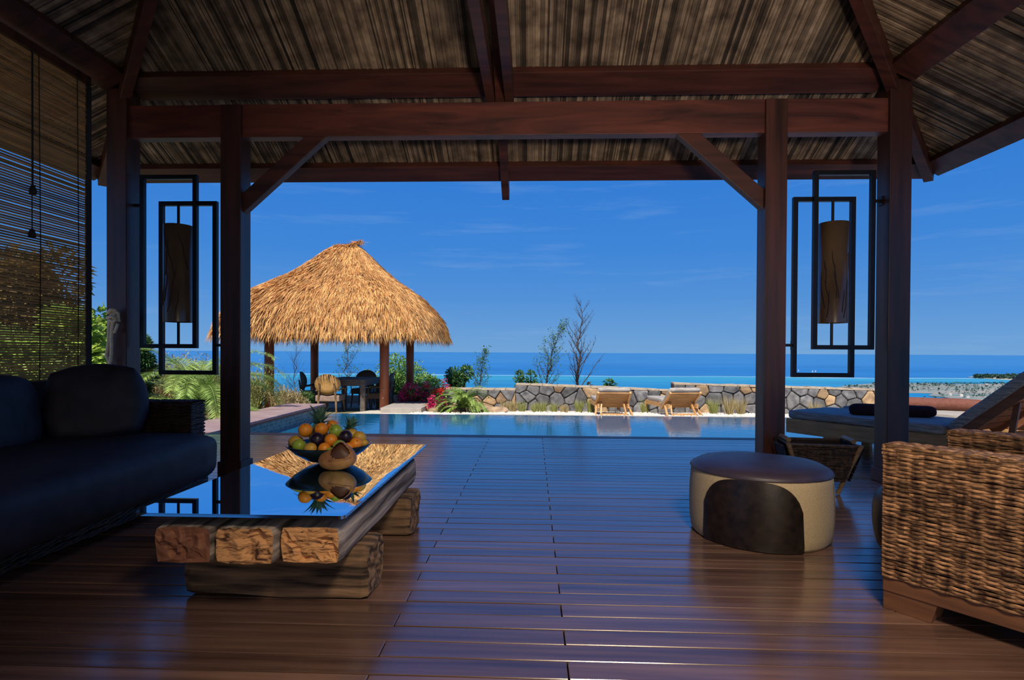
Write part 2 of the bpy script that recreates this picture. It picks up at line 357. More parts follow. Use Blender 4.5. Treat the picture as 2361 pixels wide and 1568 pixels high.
# ------------------------------------------------------------------ roof planes
U0, HW, VE, ZE, VB = -.275, 3.995, 5.42, 2.69, -3.3
def zf(v): return ZE + .5 * (VE - v)
def zs(du): return ZE + .5 * (HW - abs(du))
HX = lambda du: VE - (HW - abs(du))

# ------------------------------------------------------------------ far landscape
sea = MB(); 
xs = [-120000, -20000, -5000, 5000, 20000, 120000]; ys = [250, 3000, 12000, 50000, 160000]
vs = [(x, y, -150) for y in ys for x in xs]
sea.add(vs, [(j * 6 + i, j * 6 + i + 1, j * 6 + i + 7, j * 6 + i + 6) for j in range(4) for i in range(5)])
struct('sea', sea, 'sea', origin=None)
def flat_shape(pts, z, th=1.5):
    q = [V((p.x, p.y, z - th)) for p in pts]; mb = MB(); mb.prism(q, (0, 0, th)); return mb
# coastal plain at the right, its edge running out to the left
edge = [(1925, 893), (1960, 888), (2010, 884.5), (2050, 883), (2150, 884), (2215, 886), (2270, 885.5), (2330, 884), (2420, 884), (2700, 886), (2700, 960), (2400, 960), (2235, 925), (2170, 915), (2140, 912), (2150, 908), (2160, 907), (2120, 905.5), (2080, 905), (2040, 906), (2000, 903), (1960, 900)]
shore = [at_z(x, y, -148) for x, y in edge]
land = flat_shape(shore, -147.6, 2); struct('coastal_plain', land, 'land', origin=None)
# islet with a beach and trees
isl = [at_z(x, y, -148) for x, y in ((2230, 869.5), (2250, 868.5), (2300, 866.5), (2420, 864), (2420, 878), (2330, 876), (2300, 874.5), (2262, 872))]
islet = thing('islet', 'low wooded islet with a pale beach off the right coast', 'islet', (isl[0].x, isl[0].y, -150))
flat_shape(isl, -147, 3).build('beach', 'beach', islet, world=True)
mb = MB()
for i in range(420):
    a, b = random.random(), random.random(); p = at_z(lerp(2246, 2400, a), lerp(lerp(869, 866.3, a), lerp(871.4, 876, a), b), -147)
    s_ = random.uniform(9, 17)
    n_ = 5
    for j in range(10):
        d = V((random.gauss(0, 1), random.gauss(0, 1), random.gauss(.3, .8))).normalized(); mb.leaf(p + V((0, 0, s_ * .6)) + d * s_ * .3, d, V((0, 0, 1)), s_ * .7, s_ * .8)
mb.build('tree_cover', 'tree_far', islet, world=True, kind='stuff')
mb = MB()
for i in range(900):
    a = random.random(); b = random.random() ** 2.2
    x = lerp(1950, 2420, a); y = 884.5 + 2 * sin(a * 5) * .4 + b * 34 + (6 if x < 2010 else 0)
    if 2080 < x < 2165 and 903 < y < 916: continue
    p = at_z(x, y, -147.4); s_ = random.uniform(4, 9)
    for j in range(4):
        d = V((random.gauss(0, 1), random.gauss(0, 1), abs(random.gauss(0, .5)))).normalized(); mb.leaf(p + V((0, 0, s_ * .3)) + d * s_ * .2, d, V((0, 0, 1)), s_, s_)
mb.build('scrub_belt', 'tree_far', kind='stuff', label='belts of dark scrub across the coastal plain below', cat='scrub')
for i, (x, y) in enumerate(((2262, 889), (2274, 888.6), (2296, 872.3), (2304, 871.6), (2215, 914), (2232, 917), (2190, 912))):
    p = at_z(x, y, -147.5); h = thing('coastal_house', ['white house', 'white house'][i % 2] + ' on the coastal plain, ' + ['left of the pair near the shore', 'right of the pair near the shore', 'left of two on the islet beach', 'right of two on the islet beach', 'middle of three low inland ones', 'rightmost of three low inland ones', 'leftmost of three low inland ones'][i], 'house', p, random.random(), 'tiny white coastal houses')
    MB().box((0, 0, 2.5), (12, 8, 5)).build('wall', 'house', h); r_ = MB(); r_.prism([V((-6.6, -4.6, 5)), V((-6.6, 4.6, 5)), V((-6.6, 0, 8))], (13.2, 0, 0)); r_.build('roof', 'beach', h)
for i, (x, y) in enumerate(((1841, 856), (1873.5, 858), (1880.5, 857.5))):
    p = at_z(x, y, -150); h = thing('sailboat', 'tiny sailboat with a white sail, ' + ['leftmost of three beyond the reef', 'middle of three beyond the reef', 'rightmost of three beyond the reef'][i], 'boat', p, .3, 'sailboats on the sea')
    hb = MB(); hb.prism([V((-6, -1.5, 0)), V((5, -1.5, 0)), V((8, 0, 0)), V((5, 1.5, 0)), V((-6, 1.5, 0))], (0, 0, 1.6)); hb.build('hull', 'hull', h)
    sb = MB(); sb.prism([V((-5, 0, 2.5)), V((2, 0, 2.5)), V((2, 0, 17))], (0, .3, 0)); sb.build('sail', 'sail', h)
    MB().tube([(2, 0, 1), (2, 0, 17.5)], .2).build('mast', 'hull', h)
# hillside falling away to the coast
def gz(u, v):
    z = -.34 - .055 * max(0, min(v, 17) - 11.2)
    if u < -4.4: z = min(z, -.12 - .05 * max(0, v - 8))
    if v > 17: z -= (v - 17) * .42
    if u > 11: z -= (u - 11) * .42
    if u < -14: z -= (-14 - u) * .05
    return z + .03 * noise.noise(V((u * .8, v * .8, 0)))
g = MB(); us = [-60, -40, -28, -20] + [-16 + i for i in range(27)] + [12, 14, 18, 26, 40, 70]; vv = [-6, -2, 2, 4] + [6 + .6 * i for i in range(22)] + [20, 23, 28, 40, 70, 130, 240, 380]
keep = []
for v in vv:
    for u in us: keep.append(V((u, v, gz(u, v))))
nu = len(us); fs = []
for j in range(len(vv) - 1):
    for i in range(nu - 1):
        uc, vc = (us[i] + us[i + 1]) / 2, (vv[j] + vv[j + 1]) / 2
        if -5.0 < uc < 11.5 and vc < 11.2: continue
        fs.append((j * nu + i, j * nu + i + 1, (j + 1) * nu + i + 1, (j + 1) * nu + i))
g.add(keep, fs); struct('garden_ground', g, 'ground', smooth=True, origin=None)

# ------------------------------------------------------------------ pool, coping, gravel
VP0, VP1, UPL, UPR, ZW = 6.77, 11.2, -3.95, 10.5, -.256
wt = MB(); wt.box(((UPL + UPR) / 2, (VP0 + VP1) / 2, ZW - .05), (UPR - UPL, VP1 - VP0, .1))
struct('pool_water', wt, 'water', origin=None)
b = MB(); b.box((UPL - .05, (VP0 + VP1) / 2 - .35, -.5), (.098, VP1 - VP0 - .7, .95)); b.box(((UPL + UPR) / 2, VP0 - .05, -.52), (UPR - UPL, .1, .9)); b.box((UPL - .06, VP1 - .35, -.62), (.098, .7, .72))
struct('pool_wall', b, 'mosaic', origin=None)
cp = thing('pool_coping', 'pinkish stone coping slabs along the left edge of the pool', 'coping', ((-4.64 + UPL) / 2, 6.6, -.03))
k = 0; v = 6.7
while v < 10.45:
    v2 = min(v + .6, 10.55); bb = MB(); bb.box(((-4.66 + UPL + .03) / 2, (v + v2) / 2, -.02), (.74, v2 - v - .006, .04), None); bb.mi = [0] * 6
    bb.build('slab', 'coping', cp, world=True, bevel=.006); v = v2
MB().box((UPL + .035, 8.6, -.045), (.012, 3.9, .03)).build('edge_strip', 'coping_edge', cp, world=True)
MB().box((-4.32, 8.6, -.27), (.64, 3.9, .45)).build('kerb_base', 'concrete', cp, world=True)
# infinity-edge lip
le = MB(); le.box(((UPL + UPR) / 2 + 1.2, VP1 + .06, -.40), (UPR - UPL - 2.4, .12, .29)); struct('pool_lip', le, 'concrete', origin=None)
# gravel terrace beyond the pool
gr = MB(); uu = [-4.0 + .6 * i for i in range(26)]; vr = [VP1 + .12 + .35 * i for i in range(12)]
gr.add([V((u, v, gz(u, v) + .035)) for v in vr for u in uu], [(j * 26 + i, j * 26 + i + 1, (j + 1) * 26 + i + 1, (j + 1) * 26 + i) for j in range(11) for i in range(25)])
struct('gravel_terrace', gr, 'gravel', smooth=True, origin=None)
pb = MB()
for i in range(5200):
    u = random.uniform(-2.6, 9.5); v = VP1 + .14 + 1.85 * random.random() ** 1.2; s_ = random.uniform(.02, .045); c = V((u, v, gz(u, v) + .04))
    a = random.random() * 6; q = [c + V((cos(a + t) * s_, sin(a + t) * s_, 0)) for t in (0, 2.1, 4.2)]
    pb.add(q + [c + V((0, 0, s_ * .8))], [(0, 1, 3), (1, 2, 3), (2, 0, 3)])
pb.build('white_pebbles', 'pebble', kind='stuff', label='white pebbles scattered on the gravel terrace beyond the pool', cat='pebbles')

# ------------------------------------------------------------------ dry stone wall, stone by stone
WA, WB = W(-.1965 * 14.4, 14.4), W(.70 * 13.2, 13.2)
wd_ = (WB - WA); WL = wd_.length; wd_.normalize(); wn = V((wd_.y, -wd_.x, 0))            # towards the camera
def wall_s(px): 
    d = ray(px, 890); t = (WA.x * wd_.y - WA.y * wd_.x) / (d.x * wd_.y - d.y * wd_.x); p = EYE + d * t; return (p.xy - WA.xy).length, t
def top_z(px, py): s, t = wall_s(px); return (EYE + ray(px, py) * t).z
segs = [(925, 1189, 893, 897), (1189, 1552, 884, 899), (1552, 2040, 883, 898)]
sw = thing('stone_wall', 'low dry-laid wall of grey and tan stones beyond the pool', 'wall', WA + V((0, 0, gz(WA.x, WA.y))))
def clip(poly, n, c):
    o = []
    for i in range(len(poly)):
        a, b = poly[i], poly[(i + 1) % len(poly)]; da, db = a.dot(n) - c, b.dot(n) - c
        if da <= 0: o.append(a)
        if da * db < 0: o.append(a + (b - a) * (da / (da - db)))
    return o
from mathutils import Vector as Vec
stones = 0
for (xa, xb, ya, yb) in segs:
    sa, ta = wall_s(xa); sb_, tb = wall_s(xb); za, zb = top_z(xa, ya), top_z(xb, yb)
    pa, pb_ = WA + wd_ * sa, WA + wd_ * sb_; z0 = min(gz(pa.x, pa.y), gz(pb_.x, pb_.y)) - .05
    core = MB(); core.prism([V(pa) * V((1, 1, 0)).x if False else V((pa.x, pa.y, z0)), V((pb_.x, pb_.y, z0)), V((pb_.x, pb_.y, zb - .03)), V((pa.x, pa.y, za - .03))], -wn * .32 + V((0, 0, 0)))
    core.build('wall_core', 'mortar', sw, world=True)
    # capping of flat rough pieces
    s = sa; i = 0
    while s < sb_ - .02:
        s2 = min(s + random.uniform(.25, .5), sb_); t1, t2 = (s - sa) / (sb_ - sa), (s2 - sa) / (sb_ - sa); c = MB()
        q1, q2 = WA + wd_ * (s + .004), WA + wd_ * (s2 - .004); h1, h2 = lerp(za, zb, t1), lerp(za, zb, t2); f_ = wn * random.uniform(.03, .06)
        c.prism([V((q1.x, q1.y, h1 - .035)) + f_, V((q2.x, q2.y, h2 - .035)) + f_, V((q2.x, q2.y, h2 + random.uniform(-.008, .012))) + f_, V((q1.x, q1.y, h1 + random.uniform(-.008, .012))) + f_], -wn * .4)
        c.build('cap_stone', 'wall_cap', sw, world=True); s = s2
    # face stones: cells around jittered seeds
    n_s = max(3, int((sb_ - sa) / .30)); hh = max(za, zb) - z0; n_z = max(2, int(round(hh / .235))); seeds = []
    for j in range(n_z):
        for i in range(n_s + (j % 2)):
            seeds.append(Vec((sa + (i + .5 - .5 * (j % 2) + random.uniform(-.42, .42)) * (sb_ - sa) / n_s, z0 + (j + .5 + random.uniform(-.38, .38)) * hh / n_z)))
    box_ = [Vec((sa, z0)), Vec((sb_, z0)), Vec((sb_, zb - .035)), Vec((sa, za - .035))]
    for a in seeds:
        poly = box_
        for b_ in seeds:
            if b_ is a or (b_ - a).length > 1.2: continue
            n = (b_ - a); c = (b_.length_squared - a.length_squared) / 2; poly = clip(poly, n, c)
            if len(poly) < 3: break
        if len(poly) < 3: continue
        cen = sum(poly, Vec((0, 0))) / len(poly)
        # shrink for joints, round corners
        pts = []
        for i in range(len(poly)):
            p, q = poly[i], poly[(i + 1) % len(poly)]
            for t in (.10, .90): pts.append(lerp(p, q, t))
        sz = sum((p - cen).length for p in pts) / len(pts)
        if sz < .05: continue
        def ring(k, off): return [WA + wd_ * lerp(cen, p, k).x + V((0, 0, 1)) * lerp(cen, p, k).y - V((0, 0, WA.z)) + wn * off for p in pts]
        k1 = 1 - .007 / sz; pr = random.uniform(.035, .07); n = len(pts)
        r0, r1, r2 = ring(k1, -.02), ring(k1 * .97, pr * .6), ring(k1 * .80, pr)
        ct = WA + wd_ * cen.x + V((0, 0, cen.y)) + wn * (pr + random.uniform(-.01, .02))
        base = V((ct.x, ct.y, ct.z)); m_ = MB(); m_.add([q - base + noise.noise_vector(q * 6) * .008 for q in r0 + r1 + r2] + [V((0, 0, 0))],
            [(i, (i + 1) % n, n + (i + 1) % n, n + i) for i in range(n)] + [(n + i, n + (i + 1) % n, 2 * n + (i + 1) % n, 2 * n + i) for i in range(n)] + [(2 * n + i, 2 * n + (i + 1) % n, 3 * n) for i in range(n)])
        tan = random.random() < (.22 if cen.y > z0 + hh * .5 else .12)
        o = m_.build('stone', 'stone_tan' if tan else 'stone_grey', sw); o.location = base - V(sw.location); stones += 1

# ------------------------------------------------------------------ pavilion floor
fl = MB(); fl.box(((-4.64 + 7.0) / 2, (VB + VP0) / 2, -.13), (11.6, VP0 - VB - .03, .20)); floor = struct('floor', fl, 'under', origin=None)
pm = {}
def plank(u1, u2, v, wv, nm='plank', m_='deck'):
    key = (round(u2 - u1, 3), wv, m_)
    if key not in pm:
        mb = MB(); mb.box((0, 0, -.0125), (u2 - u1 - .004, wv - .005, .025)); o = mb.build(nm, m_, floor); o.data.name = nm
        bv = o.modifiers.new('bevel', 'BEVEL'); bv.width = .002; bv.segments = 1; pm[key] = o
    else: o = pm[key].copy(); C.objects.link(o); o.parent = floor
    o.location = ((u1 + u2) / 2, v, random.uniform(-.001, .001)); return o
v = 6.56 - .103 / 2; r = 0
while v > 1.25:
    js = [-4.64, -3.6, -.5, 2.6, 5.7, 7.0] if r % 2 else [-4.64, -3.0, .117, 3.2, 7.0]
    for a, b in zip(js, js[1:]): plank(a, b, v, .103)
    v -= .103; r += 1
for a, b in ((-4.64, -1.5), (-1.5, 1.7), (1.7, 4.4), (4.4, 7.0)): plank(a, b, 6.665, .2, 'edge_board', 'deck_edge')
rest = MB()
while v > VB + .05:
    rest.box((1.18, v, -.0125), (11.6, .098, .025)); v -= .103
rest.build('rear_planks', 'deck', floor, kind='stuff')

# ------------------------------------------------------------------ ceiling and roof
ceil = thing('ceiling', None, None, (U0, 1, ZE), kind='structure')
def strips(name, fn, a0, a1):
    mb = MB(); a = a0
    while a < a1:
        wd = random.choice((.009, .012, .016, .02, .026)) * random.uniform(.8, 1.2); off = random.uniform(.0, .011)
        fn(mb, a, wd * .93, off); a += wd
    mb.build(name, 'reed', ceil, world=True, kind='stuff')
NRM = V((0, .447, .894))
def f_front(mb, u, wd, off):
    run = HW - abs(u - U0)
    if run < .05: return
    nseg = 1; 
    for k in range(nseg):
        v1, v2 = VE - run * k / nseg, VE - run * (k + 1) / nseg + .0
        j = 0
        P = [V((u, v1, zf(v1) - off - j)), V((u + wd, v1, zf(v1) - off - j)), V((u + wd, v2, zf(v2) - off)), V((u, v2, zf(v2) - off))]
        mb.add(P + [p + V((0, 0, .03)) for p in P], [(0, 1, 2, 3), (0, 4, 5, 1), (1, 5, 6, 2), (3, 7, 4, 0)])
def f_side(sg):
    def f(mb, v, wd, off):
        run = HW if v < VE - HW else VE - v
        if run < .05: return
        nseg = 1
        for k in range(nseg):
            d1, d2 = HW - run * k / nseg, HW - run * (k + 1) / nseg
            P = [V((U0 + sg * d1, v, zs(d1) - off)), V((U0 + sg * d1, v + wd, zs(d1) - off)), V((U0 + sg * d2, v + wd, zs(d2) - off)), V((U0 + sg * d2, v, zs(d2) - off))]
            if sg < 0: P = [P[1], P[0], P[3], P[2]]
            mb.add(P + [p + V((0, 0, .03)) for p in P], [(0, 3, 2, 1), (0, 1, 5, 4), (1, 2, 6, 5), (3, 0, 4, 7)])
    return f
strips('reed_lining', f_front, U0 - HW, U0 + HW)
strips('reed_lining', f_side(1), VB, VE)
strips('reed_lining', f_side(-1), VB, VE)
ap = V((U0, VE - HW, ZE + HW * .5)); bk = V((U0, VB, ZE + HW * .5)); o_ = V((0, 0, .03))
fl_, fr_ = V((U0 - HW, VE, ZE)), V((U0 + HW, VE, ZE)); bl_, br_ = V((U0 - HW, VB, ZE)), V((U0 + HW, VB, ZE))
for poly in ([fl_, fr_, ap], [fr_, br_, bk, ap], [bl_, fl_, ap, bk]):
    mb = MB(); mb.prism([p + o_ for p in poly], (0, 0, .12)); mb.build('roof_slope', 'roof', ceil, world=True)

# timbers (all structure)
frame = thing('roof_frame', None, None, (U0, 4.5, ZE), kind='structure')
c5, s5 = .8944, .4472
def cs_front(v0, wdt, th, du1, du2, name):        # board following the front slope
    P0 = V((0, v0, zf(v0))); d = V((0, c5, -s5)); n = V((0, -s5, -c5)); q = [P0, P0 + n * th, P0 + n * th + d * wdt, P0 + d * wdt]
    mb = MB(); mb.prism([p + V((U0 + du1, 0, 0)) for p in q], (du2 - du1, 0, 0)); return mb.build(name, 'purlin', frame, world=True, bevel=.004)
def cs_side(sg, d0, wdt, th, v1, v2, name):
    P0 = V((d0, 0, zs(d0))); d = V((c5, 0, -s5)); n = V((-s5, 0, -c5)); q = [P0, P0 + n * th, P0 + n * th + d * wdt, P0 + d * wdt]
    mb = MB(); mb.prism([V((U0 + sg * p.x, v1, p.z)) for p in q], (0, v2 - v1, 0)); return mb.build(name, 'purlin', frame, world=True, bevel=.004)
cs_front(4.38, .22, .07, -2.95, 2.95, 'purlin'); cs_front(5.25, .19, .07, -HW + .1, HW - .1, 'eave_board')
for sg in (-1, 1):
    cs_side(sg, HW - (VE - 4.38), .22, .07, VB, 4.36, 'purlin'); cs_side(sg, HW - (VE - 5.25), .19, .07, VB, VE - .12, 'eave_board')
    # hip rafter
    a = V((U0 + sg * (HW - .09), VE - .09, ZE + .045 - .085)); b_ = V((U0, VE - HW, ZE + HW * .5 - .085))
    mb = MB(); mb.span(a, b_, .075, .15); mb.build('hip_rafter', 'purlin', frame, world=True, bevel=.004)
mb = MB(); a = V((-.27, VE + .09, zf(VE + .09) - .11)); b_ = V((-.27, 1.5, zf(1.5) - .11)); mb.span(a, b_, .07, .14); mb.build('centre_rafter', 'purlin', frame, world=True, bevel=.003)
for u in (-.345, -.195):
    mb = MB(); mb.box((u, (VB + 4.5) / 2, 3.045), (.068, 4.5 - VB, .15)); mb.build('tie_beam', 'purlin', frame, world=True, bevel=.003)
mb = MB(); mb.box(((2.8 - 3.35) / 2, 4.50, 2.84), (6.15, .10, .26)); mb.build('main_beam', 'beam', frame, world=True, bevel=.004)
for sg, u in ((-1, -2.416), (1, 1.867)):          # knee braces
    x0 = u - sg * .05; mb = MB(); lo = at_v(572 if sg < 0 else 1757, 478 if sg < 0 else 470, 4.5); hi = at_v(733 if sg < 0 else 1580, 318 if sg < 0 else 308, 4.5)
    lo.x = x0; d = (hi - lo).normalized(); mb.span(lo - d * .02, hi + d * .10, .12, .075, up=V((0, 1, 0))); 
    o = mb.build('knee_brace', 'purlin', frame, world=True, bevel=.004)
for u, top, nm in ((-3.35, 3.1, 0), (-2.416, 2.96, 1), (1.867, 2.96, 1), (2.80, 3.1, 0)):
    mb = MB(); q = .0825; mb.box((u, 4.5025, (top + .1) / 2), (.165, .165, top - .1)); mb.build('post', 'timber', frame, world=True, bevel=.005)
    mb = MB(); mb.box((u, 4.5025, .055), (.195, .195, .11)); mb.build('post_shoe', 'timber', frame, world=True, bevel=.006)
for u in (-3.35, 2.80):
    mb = MB(); mb.box((u, -3.0, 1.5), (.165, .165, 3.0)); mb.build('post', 'timber', frame, world=True)
wb = MB(); wb.prism([V((U0 - 3.2, VB, 0)), V((U0 + 3.2, VB, 0)), V((U0 + 3.2, VB, 3.05)), V((U0, VB, 4.6)), V((U0 - 3.2, VB, 3.05))], (0, -.1, 0)); struct('wall_back', wb, 'wall_wood', origin=None)

# ------------------------------------------------------------------ iron and parchment lanterns between the posts
def lantern(side, ra, rb, cyl, rod, brs, label):
    vq = 4.52; c0 = at_v(cyl[0] / 2 + cyl[1] / 2, cyl[3], vq)
    t = thing('wall_lantern', label, 'lantern', (c0.x, vq, at_v(rb[0], rb[3], vq).z), 0, 'twin lanterns between the posts')
    for k, rc in enumerate((ra, rb)):
        P = [at_v(rc[0] + 5, rc[1] + 4, vq), at_v(rc[1 + 1] - 5, rc[1] + 4, vq), at_v(rc[2] - 5, rc[3] - 5, vq), at_v(rc[0] + 5, rc[3] - 5, vq)]
        x0 = (P[0].x + P[3].x) / 2; x1 = (P[1].x + P[2].x) / 2; z1 = (P[0].z + P[1].z) / 2; z0 = (P[2].z + P[3].z) / 2; w_ = .034; y_ = vq + (.012 if k else -.012)
        mb = MB(); mb.box((x0, y_, (z0 + z1) / 2), (w_, w_, z1 - z0 + w_)); mb.box((x1, y_, (z0 + z1) / 2), (w_, w_, z1 - z0 + w_)); mb.box(((x0 + x1) / 2, y_, z0), (x1 - x0 - w_, w_, w_)); mb.box(((x0 + x1) / 2, y_, z1), (x1 - x0 - w_, w_, w_))
        mb.build('iron_frame', 'iron', t, world=True)
    a, b_ = at_v(rod[0], rod[1], vq), at_v(rod[0], rod[2], vq); MB().tube([V((a.x, vq, a.z)), V((a.x, vq, b_.z))], .011, 8).build('rod', 'iron', t, world=True)
    p0 = at_v(cyl[0], cyl[1 + 1], vq); p1 = at_v(cyl[1], cyl[3], vq); rr = (p1.x - p0.x) / 2; cx = (p0.x + p1.x) / 2
    mb = MB(); mb.lathe([(rr, p1.z), (rr, p0.z), (rr * .97, p0.z), (rr * .97, p1.z)], 32, (cx, vq, 0)); 
    sh = mb.build('lamp_shade', 'lamp', t, world=True, smooth=True)
    rnd = random.Random(5 if side < 0 else 9); tw = MB(); h = p0.z - p1.z
    for k in range(9):
        th = rnd.uniform(pi + .3, 2 * pi - .3); z = p1.z + rnd.uniform(.02, .6) * h; pts = []; ln = rnd.randint(5, 9)
        dt = rnd.uniform(-.10, .10)
        for i in range(ln):
            pts.append(V((cx + (rr + .001) * cos(th), vq + (rr + .001) * sin(th), z))); th += dt + rnd.uniform(-.08, .08); z += rnd.uniform(.03, .06)
            if z > p0.z - .02: break
        if len(pts) > 1: tw.tube(pts, [.0035] * (len(pts) - 1) + [.001], 5)
    tw.build('twig_inlay', 'twig', sh, world=True)
    for (xa, xb, yy) in brs:
        A, B = at_v(xa, yy, vq), at_v(xb, yy, vq); z = (A.z + B.z) / 2
        mb = MB(); mb.box(((A.x + B.x) / 2, vq, z), (abs(B.x - A.x), .022, .022)); mb.build('bracket', 'iron', t, world=True)
        if abs(xa - xb) > 22:
            px = A.x if abs(A.x) > abs(B.x) else B.x; mb = MB(); mb.box((px + (.012 if px < 0 else -.012), vq, z), (.02, .05, .07)); mb.build('wall_plate', 'iron', t, world=True)
lantern(-1, (327, 406, 458, 803), (366, 465, 500, 864), (381, 442, 521, 743), (411.5, 470, 798), ((310, 330, 474), (496, 512, 796)), 'iron framed lantern with a brown parchment shade between the two left posts')
lantern(1, (1872, 396, 2013, 806), (1828, 455, 1971, 870), (1890, 1952, 515, 745), (1920.5, 460, 802), ((2008, 2036, 464), (1808, 1832, 796)), 'iron framed lantern with a brown parchment shade between the two right posts')

# ------------------------------------------------------------------ bamboo blind on the left side
ub = -3.33; vb1, vb0 = 4.11, 1.2; zt_, zb_ = 2.97, .50
bl = thing('bamboo_blind', 'large roll-down bamboo slat blind hanging on the left side', 'blind', (ub, (vb0 + vb1) / 2, zb_))
n_sl = 148; pit = (zt_ - zb_) / n_sl; proto = None
for i in range(n_sl):
    if proto is None:
        mb = MB(); Ls = vb1 - vb0 - .05; mb.box((0, 0, 0), (.004, Ls, pit * .74)); proto = mb.build('slat', 'blind', bl); o = proto
    else: o = proto.copy(); C.objects.link(o); o.parent = bl
    o.location = (random.uniform(-.003, .003), random.uniform(-.003, .003), (i + .5) * pit + random.uniform(-.0018, .0018)); o.rotation_euler = (random.uniform(-.0012, .0012), random.uniform(-.25, .25), 0)
MB().box((ub, (vb0 + vb1) / 2, zt_ + .03), (.05, vb1 - vb0, .06)).build('head_rail', 'timber', bl, world=True)
MB().box((ub, vb1, (zt_ + zb_) / 2), (.012, .05, zt_ - zb_)).build('edge_tape', 'cord', bl, world=True)
for yy in (4.0, 3.68, 3.36, 3.12, 2.8, 2.4, 2.0, 1.6):
    MB().tube([(ub + .008, yy, zt_), (ub + .009, yy + .01, 1.7), (ub + .008, yy, zb_)], .004, 4).build('lift_cord', 'cord', bl, world=True)
pk = at_v(75, 430, 3.3)
for (xx, yy) in ((76, 437), (74, 537)):
    d = ray(xx, yy); p = EYE + d * ((ub + .03) / d.x); MB().tube([V((p.x, p.y, zt_)), V((p.x, p.y, p.z))], .0035, 5).build('pull_cord', 'cord', bl, world=True)
    k = MB(); k.lathe([(0, .03), (.012, .025), (.022, -.01), (.02, -.03), (0, -.035)], 10, p); k.build('cord_knob', 'cord', bl, world=True, smooth=True)
# rope hanging on the left corner post
rt = thing('rope_tie', 'cream knotted rope tied around the outer left post', 'rope', at_v(262, 870, 4.36))
def rp(pts, r, nm='strand'):
    P = [at_v(x, y, vv_) for x, y, vv_ in pts]; out = []
    for a, b in zip(P, P[1:]):
        for t in (0, .25, .5, .75): out.append(lerp(a, b, t) + noise.noise_vector(lerp(a, b, t) * 30) * .004)
    out.append(P[-1]); MB().tube(out, r, 7).build(nm, 'rope', rt, world=True, smooth=True)
rp([(262, 716, 4.37), (252, 740, 4.37), (250, 790, 4.37), (246, 820, 4.37), (254, 842, 4.37), (262, 868, 4.37)], .013)
rp([(264, 720, 4.36), (258, 760, 4.36), (257, 800, 4.36), (256, 830, 4.36), (250, 850, 4.36)], .013)
rp([(258, 712, 4.36), (272, 722, 4.36), (274, 740, 4.36), (264, 768, 4.36)], .012)
rp([(246, 733, 4.35), (258, 730, 4.33), (270, 735, 4.35), (262, 742, 4.34), (250, 738, 4.35)], .012, 'knot')
rp([(245, 866, 4.37), (258, 870, 4.36), (272, 865, 4.37)], .013, 'knot')
rp([(250, 722, 4.36), (256, 714, 4.34), (268, 716, 4.36)], .014, 'knot')

# ------------------------------------------------------------------ sofa
sf = thing('wicker_sofa', 'dark velvet and wicker sofa along the left side', 'sofa', (-2.8, 2.4, 0))
mb = puff((-2.62, 2.20, .315), (1.16, 3.12, .30), .03, 14, .30, seed=3); mb.build('seat_cushion', 'velvet', sf, world=True, smooth=True)
MB().box((-2.80, 2.3, .11), (.94, 3.0, .19)).build('base', 'wicker_core', sf, world=True)
wv = MB(); weave(wv, (-2.305, .72, .02), (0, 1, 0), (0, 0, 1), (1, 0, 0), 3.2, .18); wv.build('base_weave', 'wicker_dark', sf, world=True, kind='stuff')
ar = MB(); ar.box((-2.85, 3.86, .33), (1.00, .17, .61)); ar.build('arm', 'wicker_core', sf, world=True)
wv = MB(); weave(wv, (-3.35, 3.77, .02), (1, 0, 0), (0, 0, 1), (0, -1, 0), 1.02, .62); weave(wv, (-2.345, 3.775, .02), (0, 1, 0), (0, 0, 1), (1, 0, 0), .17, .62); weave(wv, (-3.35, 3.775, .642), (1, 0, 0), (0, 1, 0), (0, 0, 1), 1.02, .17)
wv.build('arm_weave', 'wicker_dark', sf, world=True, kind='stuff')
MB().box((-3.24, 2.3, .40), (.10, 3.2, .78)).build('back_frame', 'wicker_core', sf, world=True)
for k, (yy, ln, dz) in enumerate(((1.05, .95, .0), (2.0, .95, .005), (2.88, .80, .0))):
    mb = puff((-3.06, yy, .615 + dz), (.28, ln, .44), .10, 9, .4, Matrix.Rotation(R(-10), 3, 'Y'), seed=k * 5, wr=.012); mb.build('back_cushion', 'velvet', sf, world=True, smooth=True)
p = puff((0, 0, 0), (.15, .46, .42), .20, 10, .22, Matrix.Rotation(R(-60), 3, 'Z') @ Matrix.Rotation(R(-14), 3, 'Y') @ Matrix.Rotation(R(4), 3, 'X'), seed=9, wr=.012); p.v = [q + V((-2.78, 3.50, .66)) for q in p.v]
p.build('throw_pillow', 'velvet', smooth=True, label='dark square pillow propped against the far wicker arm of the sofa', cat='pillow')

